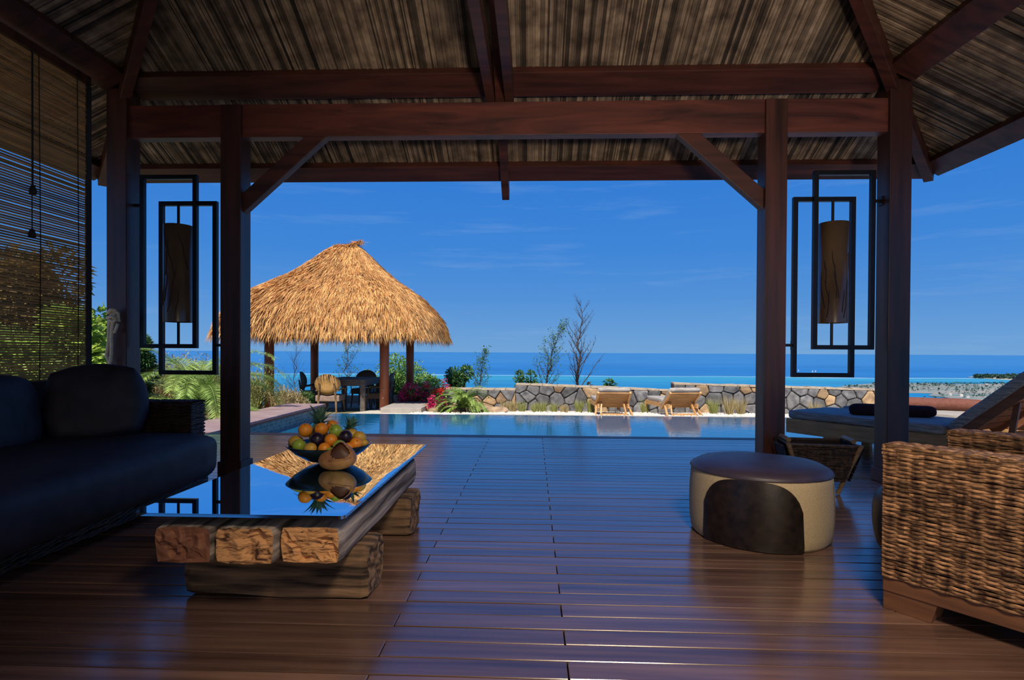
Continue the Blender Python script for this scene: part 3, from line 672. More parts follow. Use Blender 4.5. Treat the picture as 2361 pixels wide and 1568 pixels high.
# ------------------------------------------------------------------ coffee table of old sleepers with a glass top
def log(mb, c, d, ax, seed, j=.007):      # weathered squared log, long axis ax
    o = V(c); nl = 26; n = 20
    L_, w2, h2 = d[ax], d[1 - ax] / 2, d[2] / 2; rings = []
    for i in range(nl + 1):
        t = (i / nl - .5) * L_
        if i in (0, nl): t = t
        rg = []
        for k in range(n):
            a = 2 * pi * (k + .5) / n; x, z = cos(a), sin(a); m = (abs(x) ** 11 + abs(z) ** 11) ** (1 / 11); x, z = x / m * w2, z / m * h2
            nn = noise.noise_vector(V((x * 14 + seed, t * 2.2, z * 14))) * j + noise.noise_vector(V((x * 50 + seed, t * 4, z * 50))) * j * .5
            sh = 1 - (.06 if i in (0, nl) else 0)
            p = V((x * sh, t, z * sh)) if ax == 1 else V((t, x * sh, z * sh)); rg.append(p + nn)
        rings.append(rg)
    vs = [o + p for rg in rings for p in rg]; fs = [(i * n + k, i * n + (k + 1) % n, (i + 1) * n + (k + 1) % n, (i + 1) * n + k) for i in range(nl) for k in range(n)]
    if ax == 0: fs = [f[::-1] for f in fs]
    mb.add(vs, fs, 0)
    for e_ in (0, nl):                     # split, uneven end faces
        rg = rings[e_]; sg = -1 if e_ == 0 else 1; cc = sum(rg, V((0, 0, 0))) / n; lay = []; rows = 5
        for r_ in range(1, rows):
            for k in range(n):
                q = lerp(rg[k], cc, r_ / rows); dd = noise.noise(V((q.x * 26 + seed, q.y * 26, q.z * 26))) * .018 - (.014 if noise.noise(V((q.x * 40 + q.z * 30, seed, q.y * 40))) > .32 else 0)
                q = q + (V((0, sg, 0)) if ax == 1 else V((sg, 0, 0))) * dd; lay.append(q)
        vs = [o + p for p in rg + lay] + [o + cc]; fs = [(r_ * n + k, r_ * n + (k + 1) % n, (r_ + 1) * n + (k + 1) % n, (r_ + 1) * n + k) for r_ in range(rows - 1) for k in range(n)] + [((rows - 1) * n + k, (rows - 1) * n + (k + 1) % n, rows * n) for k in range(n)]
        if (sg > 0) == (ax == 1): fs = [f[::-1] for f in fs]
        mb.add(vs, fs, 1)
    return mb
# corners from the picture on their real heights
g1, g2 = at_z(800, 1186, .400), at_z(983, 1025, .400); g0 = at_z(284, 1186, .400)
ct = thing('coffee_table', 'low coffee table of old squared sleepers under a dark glass top', 'table', ((g0.x + g1.x) / 2, (g1.y + g2.y) / 2, 0))
gx1 = (g1.x + g2.x) / 2; gx0 = g0.x + .01; gy0 = (g0.y + g1.y) / 2; gy1 = g2.y
rd = .022; poly = []
for cx_, cy_, a0 in ((gx1 - rd, gy0 + rd, -90), (gx1 - rd, gy1 - rd, 0), (gx0 + rd, gy1 - rd, 90), (gx0 + rd, gy0 + rd, 180)):
    for k in range(5): a = R(a0 + k * 22.5); poly.append(V((cx_ + rd * cos(a), cy_ + rd * sin(a), .388)))
mb = MB(); mb.prism(poly, (0, 0, .012)); mb.build('glass_top', 'table_glass', ct, world=True)
lz, lh = .280, .140
for k, (xa, xb) in enumerate(((351, 488), (494, 637), (642, 786))):
    A, B = at_z(xa, 1300, .212), at_z(xb, 1300, .212); y0 = A.y + .01 + (.0, -.01, .0)[k]; y1 = 3.42 + (0, .03, 0)[k]
    mb = MB(); log(mb, ((A.x + B.x) / 2, (y0 + y1) / 2, lz), (B.x - A.x, y1 - y0, lh), 1, k * 13.7); mb.build('sleeper', ['log_side', 'log_end_red' if k == 0 else 'log_end'], ct, world=True)
    lastx = (A.x, B.x)
for k, (yy, xr, xl) in enumerate(((2.37, 848, 412), (3.20, 947, 700))):
    A = at_z(xr, 1385 if k == 0 else 1238, 0); B = at_z(xl, 1385 if k == 0 else 1238, 0); Bx = B.x if k == 0 else -1.33
    mb = MB(); log(mb, ((A.x + Bx) / 2, A.y + .12, .105), (A.x - Bx, .24, .205), 0, 50 + k * 9, .010); mb.build('cross_timber', ['log_cross', 'log_cross'], ct, world=True)
for xx in (gx0 + .2, gx1 - .2):
    for yy in (gy0 + .25, gy1 - .35): MB().tube([(xx, yy, .345), (xx, yy, .388)], .02, 12).build('spacer', 'iron', ct, world=True)

# ------------------------------------------------------------------ fruit bowl
bc = at_z(760, 1066, .400); bc = V((bc.x, bc.y, .4))
fb = MB(); rb_ = .222
fb.lathe([(0, .004), (.05, .0), (.06, .004), (.12, .022), (.18, .060), (rb_, .100), (rb_ - .004, .103), (.176, .068), (.115, .032), (.05, .014), (0, .012)], 48, bc)
fb.build('fruit_bowl', 'bowl', smooth=True, label='wide shallow black bowl holding the fruit on the glass table', cat='bowl')
Dc = (bc - EYE).dot(CAMM @ V((0, 0, -1)))
def sphere(r, sx=1, sy=1, sz=1, dimple=0, n=20):
    prof = [(r * sin(pi * i / 14), -r * cos(pi * i / 14)) for i in range(15)]; mb = MB()
    if dimple: prof = [(a, b - dimple * r * math.exp(-(a / r) ** 2 * 14) * (1 if b > 0 else -.5)) for a, b in prof]
    mb.lathe([(max(a, .0001), b * sz) for a, b in prof], n, (0, 0, 0), sx, sy); return mb
FR = [  # px, py, r px, depth offset, kind, words
    (704, 992, 16, -.03, 'orange', 'orange high at the left of the heap beside the pineapple crown'),
    (741, 990, 15.5, .0, 'orange', 'orange at the top of the heap in front of the pineapple crown'),
    (763, 1015, 15, -.09, 'orange', 'orange in the middle of the heap between the two dark fruits'),
    (820, 1024, 15, -.06, 'orange', 'orange at the right rim of the bowl with its navel showing'),
    (748, 1035, 14.5, -.15, 'orange', 'orange low at the front rim between mango and green apple'),
    (766, 982, 13.5, .07, 'orange', 'orange peeping out behind the top green apple'),
    (804, 1031, 11, -.10, 'orange', 'small orange half hidden left of the right-rim orange'),
    (690, 1028, 16, -.09, 'apple', 'green apple at the left rim of the bowl'),
    (774, 994, 16, -.01, 'apple', 'green apple on top of the heap with its dimple facing us'),
    (783, 1030, 15.5, -.15, 'apple', 'green apple low behind the brown pod'),
    (761, 1040, 9, -.185, 'apple', 'small green apple squeezed at the front rim left of the brown pod'),
    (731, 1014, 16.5, -.10, 'plum', 'dark purple passion fruit in the left middle of the heap'),
    (797, 1007, 15, -.07, 'plum', 'dark purple passion fruit in the right middle of the heap'),
    (715, 1035, 14.5, -.16, 'mango', 'small speckled yellow mango at the front left rim'),
    (682, 1018, 15, -.02, 'mango', 'yellow mango behind the left-rim green apple'),
    (811, 1001, 13, .04, 'mango', 'pale mango behind the right dark passion fruit'),
    (829, 1008, 14, .03, 'mango', 'orange-yellow mango at the back right of the heap'),
    (839, 1022, 9.5, .02, 'mango', 'small yellow mango at the far right rim'),
    (728, 1005, 14, .09, 'mango', 'mango buried behind the left dark passion fruit'), (790, 1015, 13, .05, 'mango', 'mango buried behind the middle orange')]
GN = {'orange': 'oranges in the fruit bowl', 'apple': 'green apples in the fruit bowl', 'plum': 'dark passion fruits in the fruit bowl', 'mango': 'mangoes in the fruit bowl'}
NMF = {'orange': 'orange', 'apple': 'green_apple', 'plum': 'passion_fruit', 'mango': 'mango'}
for i, (x, y, r, dd, kd, wds) in enumerate(FR):
    c = at_d(x, y, Dc + dd); rr = r / FPX * (Dc + dd)
    dxy = V((c.x - bc.x, c.y - bc.y)).length + rr * .55; bz = .4 + .012 + (max(0, dxy - .05) / .17) ** 1.5 * .09
    mb = sphere(rr, 1, 1, 1.0 if kd != 'mango' else 1.0, {'orange': .06, 'apple': .22, 'plum': .03, 'mango': 0}[kd])
    if kd == 'mango': mb.v = [V((q.x * 1.12, q.y, q.z * .95)) for q in mb.v]
    rot = Matrix.Rotation(R(62 if kd == 'apple' and i == 8 else random.uniform(-40, 60)), 3, 'X') @ Matrix.Rotation(random.uniform(-.6, .6), 3, 'Y')
    mb.v = [rot @ q for q in mb.v]
    o = mb.build(NMF[kd], kd, origin=None, smooth=True, label=wds, cat='fruit', group=GN[kd]); o.location = c
    if kd == 'apple': st = MB(); st.tube([rot @ V((0, 0, rr * .72)), rot @ V((.002, 0, rr * 1.05))], .0016, 5); st.build('stem', 'stem', o)
    if kd == 'orange': st = MB(); st.lathe([(0, rr * .955), (.0035, rr * .953), (.003, rr * .965), (0, rr * .968)], 8); st.v = [rot @ q for q in st.v]; st.build('navel', 'stem', o)
def pineapple(c, body_r, body_h, crown, n, label, tilt=0):
    t = thing('pineapple', label, 'fruit', c, 0, 'pineapples in the fruit bowl')
    b = MB(); rows = 12
    prof = [(max(.001, body_r * sin(pi * (i / rows) ** .9) ** .45), -body_h / 2 + body_h * i / rows) for i in range(rows + 1)]
    b.lathe(prof, 20); b.v = [q * (1 + .03 * noise.noise(q * 90)) for q in b.v]; b.build('body', 'pine_skin', t, smooth=False)
    rnd = random.Random(n); 
    for k in range(n):
        a = k * 2.4; h = k / n; L_ = crown * rnd.uniform(.75, 1.0) * (1 - .25 * h); lean = lerp(1.25, .12, h ** .8); d = V((cos(a), sin(a), 0)); pts = []; m = MB()
        p = V((0, 0, body_h / 2 - .01 + h * .03)) + d * .008
        wd = .014; vs = []; ang = lean
        for i in range(6):
            s_ = wd * (1 - (i / 5) ** 1.6) + .0004; sdv = V((-d.y, d.x, 0)); vs += [p - sdv * s_, p + d * sin(ang) * .0 - V((0, 0, .002)) * 0 + V((-d.x, -d.y, 0)) * s_ * .3, p + sdv * s_]
            p = p + (d * sin(ang) + V((0, 0, cos(ang)))) * L_ / 5; ang += .16 + (.12 if lean > .7 else 0)
        m.add(vs, [(i * 3 + j, i * 3 + j + 1, i * 3 + j + 4, i * 3 + j + 3) for i in range(5) for j in range(2)]); m.build('crown_leaf', 'pine_leaf', t, smooth=True)
    return t
c = at_d(736, 998, Dc + .10); t = pineapple(c, .045, .10, .155, 34, 'pineapple with a tall crown standing at the back left of the fruit')
c = at_d(800, 1003, Dc + .13); t = pineapple(c, .04, .07, .11, 18, 'smaller pineapple crown sticking out at the back right of the fruit'); t.rotation_euler = (0, .35, .4)
# brown pod dish in front of the bowl
pc = at_z(770, 1089, .400); sh = thing('wooden_pod', 'brown carved pod-shaped vessel on the glass in front of the fruit bowl', 'vessel', (pc.x, pc.y + .05, .4))
def podmesh(k, inner):
    mb = MB(); n, m = 60, 40; vs = []
    for i in range(m + 1):
        a = pi * i / m
        for j in range(n):
            t_ = 2 * pi * j / n; x = -cos(a) * .098; r = sin(a) ** .8 * .056; y, z = r * cos(t_), r * sin(t_) * .96
            op = max(0, (x - .0) / .098) * max(0, sin(t_))
            z += (.030 if inner else .034) * max(0, sin(t_)) * math.exp(-((x - .035) / .042) ** 2)
            q = V((x, y, z)) * k
            vs.append(q)
    fs = []
    for i in range(m):
        for j in range(n):
            t_ = 2 * pi * (j + .5) / n; x = -cos(pi * (i + .5) / m) * .098
            if x > .005 and x < .085 and .42 * pi < t_ < .98 * pi * 1.0 and True:
                if .52 * pi < (t_ % (2 * pi)) < .97 * pi or False: pass
            # opening looks up and towards the viewer (t = 3/2 pi is down, pi is -y)
            if not inner and ((x - .038) / .045) ** 2 + ((t_ - .78 * pi) / (.21 * pi)) ** 2 < 1: continue
            fs.append((i * n + j, (i + 1) * n + j, (i + 1) * n + (j + 1) % n, i * n + (j + 1) % n))
    mb.add(vs, fs); rot = Matrix.Rotation(R(-8), 3, 'Y') @ Matrix.Rotation(R(-8), 3, 'Z'); mb.v = [rot @ q + V((0, 0, .056)) for q in mb.v]; return mb
podmesh(1, 0).build('shell', 'shell', sh, smooth=True); podmesh(.90, 1).build('inner_wall', 'shell_in', sh, smooth=True)
# lip rib along the opening
mb = MB(); pts = []
rot = Matrix.Rotation(R(-8), 3, 'Y') @ Matrix.Rotation(R(-8), 3, 'Z')
for i in range(12): x = lerp(-.02, .09, i / 11); r = max(.1, 1 - (x / .098) ** 2) ** .4 * .056; a = pi * 1.0; pts.append(rot @ V((x, r * cos(a) * 1.0, r * sin(a) + .004)) + V((0, 0, .056)))
mb.tube(pts, [.002] + [.004] * 10 + [.002], 6); mb.build('lip', 'shell', sh, smooth=True)

# ------------------------------------------------------------------ pouf
pc = W(1.386, 3.15); pf = thing('round_pouf', 'low round pouf in beige linen with a dark leather arch and violet top', 'pouf', pc, 0)
Rp, Hp = .372, .40
def rp_(z): return Rp * (1 - .035 * ((z / Hp - .45) * 2) ** 2)
b = MB(); b.lathe([(0, .004), (rp_(0) * .97, .004), (rp_(0), .02)] + [(rp_(.34 * i / 8 + .02), .02 + .34 * i / 8) for i in range(1, 9)] + [(rp_(.37) * .985, .37), (0, .37)], 64); b.build('body', 'linen', pf, smooth=True)
b = MB(); b.lathe([(rp_(.36) * .99, .352), (rp_(.36) * 1.012, .362), (rp_(.36) * 1.0, .374), (.33, .392), (.24, .406), (.12, .413), (.0001, .415)], 64); b.v = [q + V((0, 0, .004 * noise.noise(q * 5))) for q in b.v]; b.build('top_cushion', 'pouf_top', pf, smooth=True)
b = MB(); b.lathe([(rp_(.36) * 1.012, .358), (rp_(.36) * 1.024, .362), (rp_(.36) * 1.012, .367)], 64); b.build('piping', 'pouf_top', pf, smooth=True)
def arch(acent, half):
    m = MB(); nx, nz = 28, 14; vs = []
    for i in range(nx + 1):
        t_ = -1 + 2 * i / nx; top = .035 + .322 * (1 - abs(t_) ** 3.2) ** (1 / 2.6) if abs(t_) < 1 else .035
        for j in range(nz + 1):
            z = .006 + (top - .006) * j / nz; a = acent + t_ * half * (1 + .04 * (z / .35)); r = rp_(z) + .005; vs.append(V((r * cos(a), r * sin(a), z)))
    m.add(vs, [(i * (nz + 1) + j, (i + 1) * (nz + 1) + j, (i + 1) * (nz + 1) + j + 1, i * (nz + 1) + j + 1) for i in range(nx) for j in range(nz)]); return m
ac = math.atan2(-1, -.47)
arch(ac - R(3), R(41)).build('leather_arch', 'leather', pf, smooth=True); arch(ac + pi, R(41)).build('leather_arch', 'leather', pf, smooth=True)
for a_ in (ac + R(78),):
    m = MB(); m.tube([V(((rp_(z) + .001) * cos(a_), (rp_(z) + .001) * sin(a_), z)) for z in [.01 + .035 * i for i in range(10)]], .0018, 5); m.build('seam', 'seam', pf)

# ------------------------------------------------------------------ bamboo-handled basket
bp_ = W(2.22, 4.10); bs = thing('wicker_basket', 'dark woven tapering basket with bamboo poles behind the pouf', 'basket', bp_, R(-8))
hw, hd, bt, tp = .225, .15, .10, .355
def corner(sx, sy, z, k=0): f = lerp(.66, 1, (z - bt) / (tp - bt)); return V((sx * hw * f, sy * hd * f, z))
core = MB(); P = [corner(sx, sy, z) for z in (bt, tp) for sx, sy in ((-1, -1), (1, -1), (1, 1), (-1, 1))]
core.add(P + [q * .96 + V((0, 0, .01)) for q in P[:4]] + [V((q.x * .95, q.y * .95, q.z)) for q in P[4:]], [(0, 3, 2, 1), (0, 1, 5, 4), (1, 2, 6, 5), (2, 3, 7, 6), (3, 0, 4, 7), (8, 9, 10, 11), (8, 12, 13, 9), (9, 13, 14, 10), (10, 14, 15, 11), (11, 15, 12, 8), (4, 5, 13, 12), (5, 6, 14, 13), (6, 7, 15, 14), (7, 4, 12, 15)]); core.build('basket_body', 'wicker_core', bs)
wv = MB(); tl = (tp - bt)
weave(wv, (-hw, -hd * .83, bt), (1, 0, 0), (0, -.2 * hd / .25 * 1.0, 1), (0, -1, .1), 2 * hw, tl, .010, .018, .003, taper=hw * .34)
weave(wv, (hw * .83, -hd, bt), (0, 1, 0), (.3, 0, 1), (1, 0, .1), 2 * hd, tl, .010, .018, .003, taper=hd * .34)
weave(wv, (-hw * .83, hd, bt), (0, -1, 0), (-.3, 0, 1), (-1, 0, .1), 2 * hd, tl, .010, .018, .003, taper=hd * .34)
weave(wv, (-hw * .95, hd * .93, bt + .05), (1, 0, 0), (0, .05, 1), (0, -1, 0), 2 * hw * .95, tl - .05, .010, .018, .003, taper=hw * .2)
wv.build('weave', 'basket', bs, kind='stuff')
for sx in (-1, 1):
    for sy in (-1, 1): m = MB(); f0 = V((sx * hw * .50, sy * hd * .6, .0)); m.tube([f0 + V((0, 0, .006)), corner(sx, sy, .2) * 1.02, corner(sx, sy, tp) + V((sx * .012, sy * .012, .008))], .016, 10); m.build('pole', 'bamboo' if sy < 0 else 'wicker_core', bs)
    m = MB(); m.tube([V((sx * (hw - .01), -hd * .6, tp + .025)), V((sx * (hw - .01), hd * .6, tp + .028))], .017, 12); m.build('handle', 'bamboo', bs)
m = MB(); q = [corner(-1, -1, tp), corner(1, -1, tp), corner(1, 1, tp), corner(-1, 1, tp), corner(-1, -1, tp)]; m.tube(q, .011, 7); m.build('rim', 'basket', bs)

# ------------------------------------------------------------------ wicker armchair (right foreground)
A0 = W(1.46, 2.21); ef = W(-.582, .813) ; er = W(.813, .582); az = math.atan2(er.y, er.x)
ch = thing('wicker_armchair', 'large woven wicker armchair with wooden base cropped by the right edge', 'armchair', A0, az)
# local: x = to the right-hand arm, y = forward (towards the sea); near arm outer face at x=0
aw, al, zb0 = .13, .95, .13
def arm(x0, zt):
    m = MB(); q0 = x0 + .01; m.box((x0 + aw / 2, -al / 2, (zb0 + zt) / 2), (aw - .02, al - .02, zt - zb0 - .02)); m.build('arm_core', 'wicker_core', ch)
    wv = MB()
    weave(wv, (x0, 0, zb0), (0, -1, 0), (0, 0, 1), (-1, 0, 0), al, zt - zb0,   .0088, .045, .0042)
    weave(wv, (x0, 0, zb0), (1, 0, 0), (0, 0, 1), (0, 1, 0), aw, zt - zb0,   .0088, .045, .0042)
    weave(wv, (x0 + aw, -al, zb0), (0, 1, 0), (0, 0, 1), (1, 0, 0), al, zt - zb0,   .0088, .045, .0042)
    weave(wv, (x0, 0, zt - .002), (0, -1, 0), (1, 0, 0), (0, 0, 1), al, aw,   .0088, .045, .0042)
    for (a, b) in (((x0 + .002, -.01), (x0 + .002, -al)), ((x0 + .0, .0), (x0 + aw, .0))):
        for k in range(3): wv.tube([V((a[0], a[1], zt - .006 - .012 * k)).lerp(V((b[0], b[1], zt - .006 - .012 * k)), i / 24) + V((0, 0, .003 * sin(i * 1.3 + k * 2))) for i in range(25)], .007, 6)
    wv.build('arm_weave', 'wicker', ch, kind='stuff')
arm(0, .645); arm(.70, .645)
# rising back
m = MB(); m.box((.415, -al + .03, .50), (.81, .12, .72)); m.build('back_core', 'wicker_core', ch)
wv = MB(); weave(wv, (.02, -al - .03 - .005, zb0), (1, 0, 0), (0, 0, 1), (0, -1, 0), .80, .72,   .0088, .045); weave(wv, (.005, -al + .09, .64), (0, -1, 0), (0, 0, 1), (-1, 0, 0), .12, .22,   .0088, .045); wv.build('back_weave', 'wicker', ch, kind='stuff')
for x0 in (0, .70):
    m = MB(); m.box((x0 + aw / 2, -al / 2, .10), (aw - .01, al, .055)); m.build('base_rail', 'chair_rail', ch, bevel=.003)
    for y_ in (-.085, -al + .07): m = MB(); m.prism([V((x0 + .01, y_ + .085, .0)), V((x0 + .01, y_ - .075, .0)), V((x0 + .01, y_ - .095, .075)), V((x0 + .01, y_ + .085, .075))], (aw - .02, 0, 0)); m.build('leg', 'chair_rail', ch, bevel=.003)
m = MB(); m.box((.415, -.03, .10), (.56, .05, .055)); m.build('base_rail', 'chair_rail', ch)
puff((.415, -.36, .30), (.56, .95, .36), .10, 10, .46, seed=4).build('seat_cushion', 'leather', ch, smooth=True)
puff((.415, -al + .2, .66), (.55, .2, .44), .14, 8, .4, seed=14).build('back_cushion', 'leather', ch, smooth=True)

# ------------------------------------------------------------------ two daybeds on the deck at the right
def daybed(F0, label, near):
    ee = W(.504, -.864); t = thing('daybed', label, 'daybed', F0, math.atan2(ee.y, ee.x), 'wooden daybeds on the deck')
    Wd, hx = .78, 1.47; zt = .39; th = .085        # local x: foot to head, local y: across, away
    puff((hx / 2, Wd / 2, zt - th / 2), (hx, Wd, th), .0, 8, .12, wr=.003).build('mattress', 'mattress', t, smooth=True)
    A = R(43); Lb = .86; rot = Matrix.Rotation(-A, 3, 'Y')
    bm_ = puff((Lb / 2, 0, -th / 2), (Lb, Wd, th), .0, 8, .12, wr=.003); bm_.v = [rot @ q + V((hx, Wd / 2, zt)) for q in bm_.v]; bm_.build('back_mattress', 'mattress', t, smooth=True)
    m = MB()
    for y_ in (.025, Wd - .025): m = MB(); m.box((hx / 2 + .35, y_, .225), (hx + .7, .045, .15)); m.build('side_rail', 'teak', t, bevel=.004)
    for x_ in (.03, hx + .67): m = MB(); m.box((x_, Wd / 2, .235), (.045, Wd - .1, .12)); m.build('end_rail', 'teak', t)
    for x_ in (.45, hx + .45):
        for y_ in (.035, Wd - .035): m = MB(); m.box((x_, y_, .075), (.085, .06, .15)); m.build('leg', 'teak', t, bevel=.004)
    for i in range(9): m = MB(); m.box((.1 + i * .165, Wd / 2, .295), (.10, Wd - .06, .02)); m.build('slat', 'teak', t)
    for y_ in (.05, Wd - .05): m = MB(); m.span(rot @ V((.0, 0, -th - .035)) + V((hx, y_, zt)), rot @ V((Lb, 0, -th - .035)) + V((hx, y_, zt)), .05, .07, up=rot @ V((0, 0, 1))); m.build('back_rail', 'teak_red', t)
    for i in range(8): m = MB(); p = rot @ V((.1 + i * .1, 0, -th - .025)) + V((hx, Wd / 2, zt)); m.box(p, (.085, Wd - .12, .018), rot); m.build('back_slat', 'teak_red', t)
    for y_ in (.08, Wd - .08): m = MB(); m.span(V((hx + .42, y_, .28)), rot @ V((.5, 0, -th - .06)) + V((hx, y_, zt)), .03, .04); m.build('prop', 'teak_red', t)
    return t
daybed(W(2.97, 6.1), 'near wooden daybed with grey striped mattress and raised back behind the armchair', 1)
daybed(W(2.97 + .865 * 1.02, 6.1 + .5 * 1.02), 'far wooden daybed mostly hidden behind the near daybed', 0)
def roll(a, b, r, nm, m_, label, cat, cap=1):
    a, b = V(a), V(b); mb = MB(); pts = [lerp(a, b, t) for t in (0, .03, .08, .3, .5, .7, .92, .97, 1)]; rr = [r * k for k in (.72, .93, 1, 1.02, .99, 1.02, 1, .93, .72)]
    mb.tube(pts, rr, 20, flat=.92); mb.v = [q + noise.noise_vector(q * 9) * r * .12 for q in mb.v]
    o = mb.build(nm, m_, smooth=True, label=label, cat=cat)
    sp = MB(); d = (a - b).normalized(); s1 = d.cross(V((0, 0, 1))).normalized(); pts = [a + d * .004 + (s1 * cos(t * .6) + V((0, 0, 1)) * sin(t * .6)) * r * (.08 + .032 * t) for t in range(20)]; sp.tube(pts, r * .05, 5); sp.v = [q - V(o.location) for q in sp.v]
    sp.build('fold', m_, o); return o
a, b = W(3.40, 5.66, .39 + .056), W(4.07, 5.42, .39 + .056); roll(a, b, .062, 'rolled_towel', 'towel', 'dark brown rolled towel lying across the near daybed', 'towel')
a, b = W(4.25, 6.36, .39 + .065), W(5.05, 6.02, .39 + .065); roll(a, b, .07, 'bolster', 'bolster', 'long reddish brown bolster on the far daybed', 'bolster')

# ------------------------------------------------------------------ thatched gazebo
gu0, gu1, gv0, gv1 = -6.41, -3.58, 13.5, 16.35; gcu, gcv = (gu0 + gu1) / 2, (gv0 + gv1) / 2
gfz = -.56
gb = thing('thatched_gazebo', 'open gazebo with shaggy golden thatch on four round red posts', 'gazebo', (gcu, gcv, gfz))
for (u, v) in ((gu0, gv0), (gu1, gv0), (gu0, gv1), (gu1, gv1)):
    m = MB(); m.tube([(u, v, -.62), (u, v, 1.9)], .112, 24); po = m.build('post', 'post_red', gb, world=True, smooth=True)
    for z in (-.02, .18): m = MB(); m.tube([(u, v - .108, z - .1), (u, v - .124, z - .1)], .016, 8); m.build('bolt', 'bolt', po, world=True)
OH = 1.10; ha, hb = (gu1 - gu0) / 2 + OH, (gv1 - gv0) / 2 + OH; ztop, zeave = 3.80, 1.47; RG = .28
PR = [(0, 0), (.10, .085), (.25, .235), (.40, .37), (.55, .47), (.70, .575), (.82, .70), (.90, .80), (.96, .91), (1, 1.04)]
def prof(r):
    for (a, fa), (b, fb_) in zip(PR, PR[1:]):
        if r <= b: return lerp(fa, fb_, (r - a) / (b - a))
    return PR[-1][1]
def rsurf(a, r):                           # a: angle, r: 0..1
    x, y = cos(a), sin(a); m = (abs(x) ** 9 + abs(y) ** 9) ** (1 / 9); x, y = x / m, y / m
    rx = RG + (ha - RG) * r
    return V((gcu + (rx if r > 0 else RG) * x * 1.0, gcv + (.03 + (hb - .03) * r) * y, ztop - (ztop - zeave) * prof(r)))
rb2 = MB(); nA, nR = 96, 22
rb2.add([rsurf(2 * pi * i / nA, j / nR) for j in range(nR + 1) for i in range(nA)], [(j * nA + i, (j + 1) * nA + i, (j + 1) * nA + (i + 1) % nA, j * nA + (i + 1) % nA) for j in range(nR) for i in range(nA)])
rb2.add([rsurf(2 * pi * i / nA, 1) for i in range(nA)] + [rsurf(2 * pi * i / nA, .93) - V((0, 0, .22)) for i in range(nA)] + [rsurf(2 * pi * i / nA, .02) - V((0, 0, .3)) for i in range(nA)], [(k * nA + i, (k + 1) * nA + i, (k + 1) * nA + (i + 1) % nA, k * nA + (i + 1) % nA) for k in range(2) for i in range(nA)])
rb2.build('roof_core', 'thatch_base', gb, world=True, smooth=True)
th = MB(); rnd = random.Random(3)
for i in range(56000):
    a = rnd.uniform(0, 2 * pi); r = rnd.random() ** .62
    p = rsurf(a, r); p2 = rsurf(a, min(1, r + .02)); 
    if (p2 - p).length < 1e-4: p, p2 = rsurf(a, .98), rsurf(a, 1)
    d = (p2 - p).normalized(); tg = V((-sin(a), cos(a), 0)); n = tg.cross(d)
    if n.z < 0: n = -n
    sd_ = (tg + n * rnd.uniform(-.9, .9)).normalized()
    dd = (d + tg * rnd.gauss(0, .20) + n * rnd.uniform(.0, .22)).normalized(); L_ = rnd.uniform(.13, .30) * (1.1 if r > .85 else 1)
    p = p + n * rnd.uniform(-.01, .035); wd = rnd.uniform(.008, .019); q = p + dd * L_ * .55
    e2 = p + dd * L_ - V((0, 0, L_ * .10))
    th.add([p - sd_ * wd / 2, p + sd_ * wd / 2, q + sd_ * wd * .45, e2, q - sd_ * wd * .45], [(0, 1, 2, 4), (4, 2, 3)])
for i in range(9000):                       # hanging fringe
    a = rnd.uniform(0, 2 * pi); k = rnd.uniform(.94, 1.0); p = rsurf(a, k) + V((0, 0, rnd.uniform(-.12, .02))); out_ = V((cos(a), sin(a), 0)); tg = V((-sin(a), cos(a), 0))
    d = (V((0, 0, -1)) + out_ * rnd.uniform(-.1, .25) + tg * rnd.gauss(0, .16)).normalized(); L_ = rnd.uniform(.10, .26) * (1.25 if noise.noise(V((a * 14, 0, 0))) > .1 else .9); wd = rnd.uniform(.007, .016)
    sd_ = (tg + out_ * rnd.uniform(-.6, .6)).normalized(); th.add([p - sd_ * wd / 2, p + sd_ * wd / 2, p + d * L_], [(0, 1, 2)])
for sgx in (-1, 1):                         # bunched straw along the hips
    for sgy in (-1, 1):
        for i in range(2200):
            r = rnd.random(); a = math.atan2(sgy, sgx) + rnd.gauss(0, .045); p = rsurf(a, r) + V((0, 0, rnd.uniform(.0, .07))); p2 = rsurf(a, min(1, r + .03)); d = (p2 - p).normalized() if r < .97 else V((sgx * .4, sgy * .4, -1)).normalized()
            tg = V((-sin(a), cos(a), 0)); dd = (d + tg * rnd.gauss(0, .45)).normalized(); th.blade(p, dd, rnd.uniform(.12, .28), .015, (tg + V((0, 0, rnd.uniform(-.5, .5)))).normalized())
for i in range(900):                        # ridge tuft
    x = rnd.uniform(-RG, RG + .12); p = V((gcu + x, gcv + rnd.uniform(-.05, .05), ztop + rnd.uniform(-.03, .05) + .09 * max(0, x / RG)))
    d = V((rnd.gauss(.1, .5), rnd.choice((-1, 1)) * rnd.uniform(.2, 1), rnd.uniform(-.7, .1))).normalized(); th.blade(p, d, rnd.uniform(.12, .3), .014)
th.build('thatch', 'thatch', gb, world=True, kind='stuff')
for (p1, p2) in (((gu0, gv0), (gu1, gv0)), ((gu1, gv0), (gu1, gv1)), ((gu1, gv1), (gu0, gv1)), ((gu0, gv1), (gu0, gv0))):
    m = MB(); m.span(V((*p1, 1.72)), V((*p2, 1.72)), .1, .12); m.build('ring_beam', 'post_red', gb, world=True)
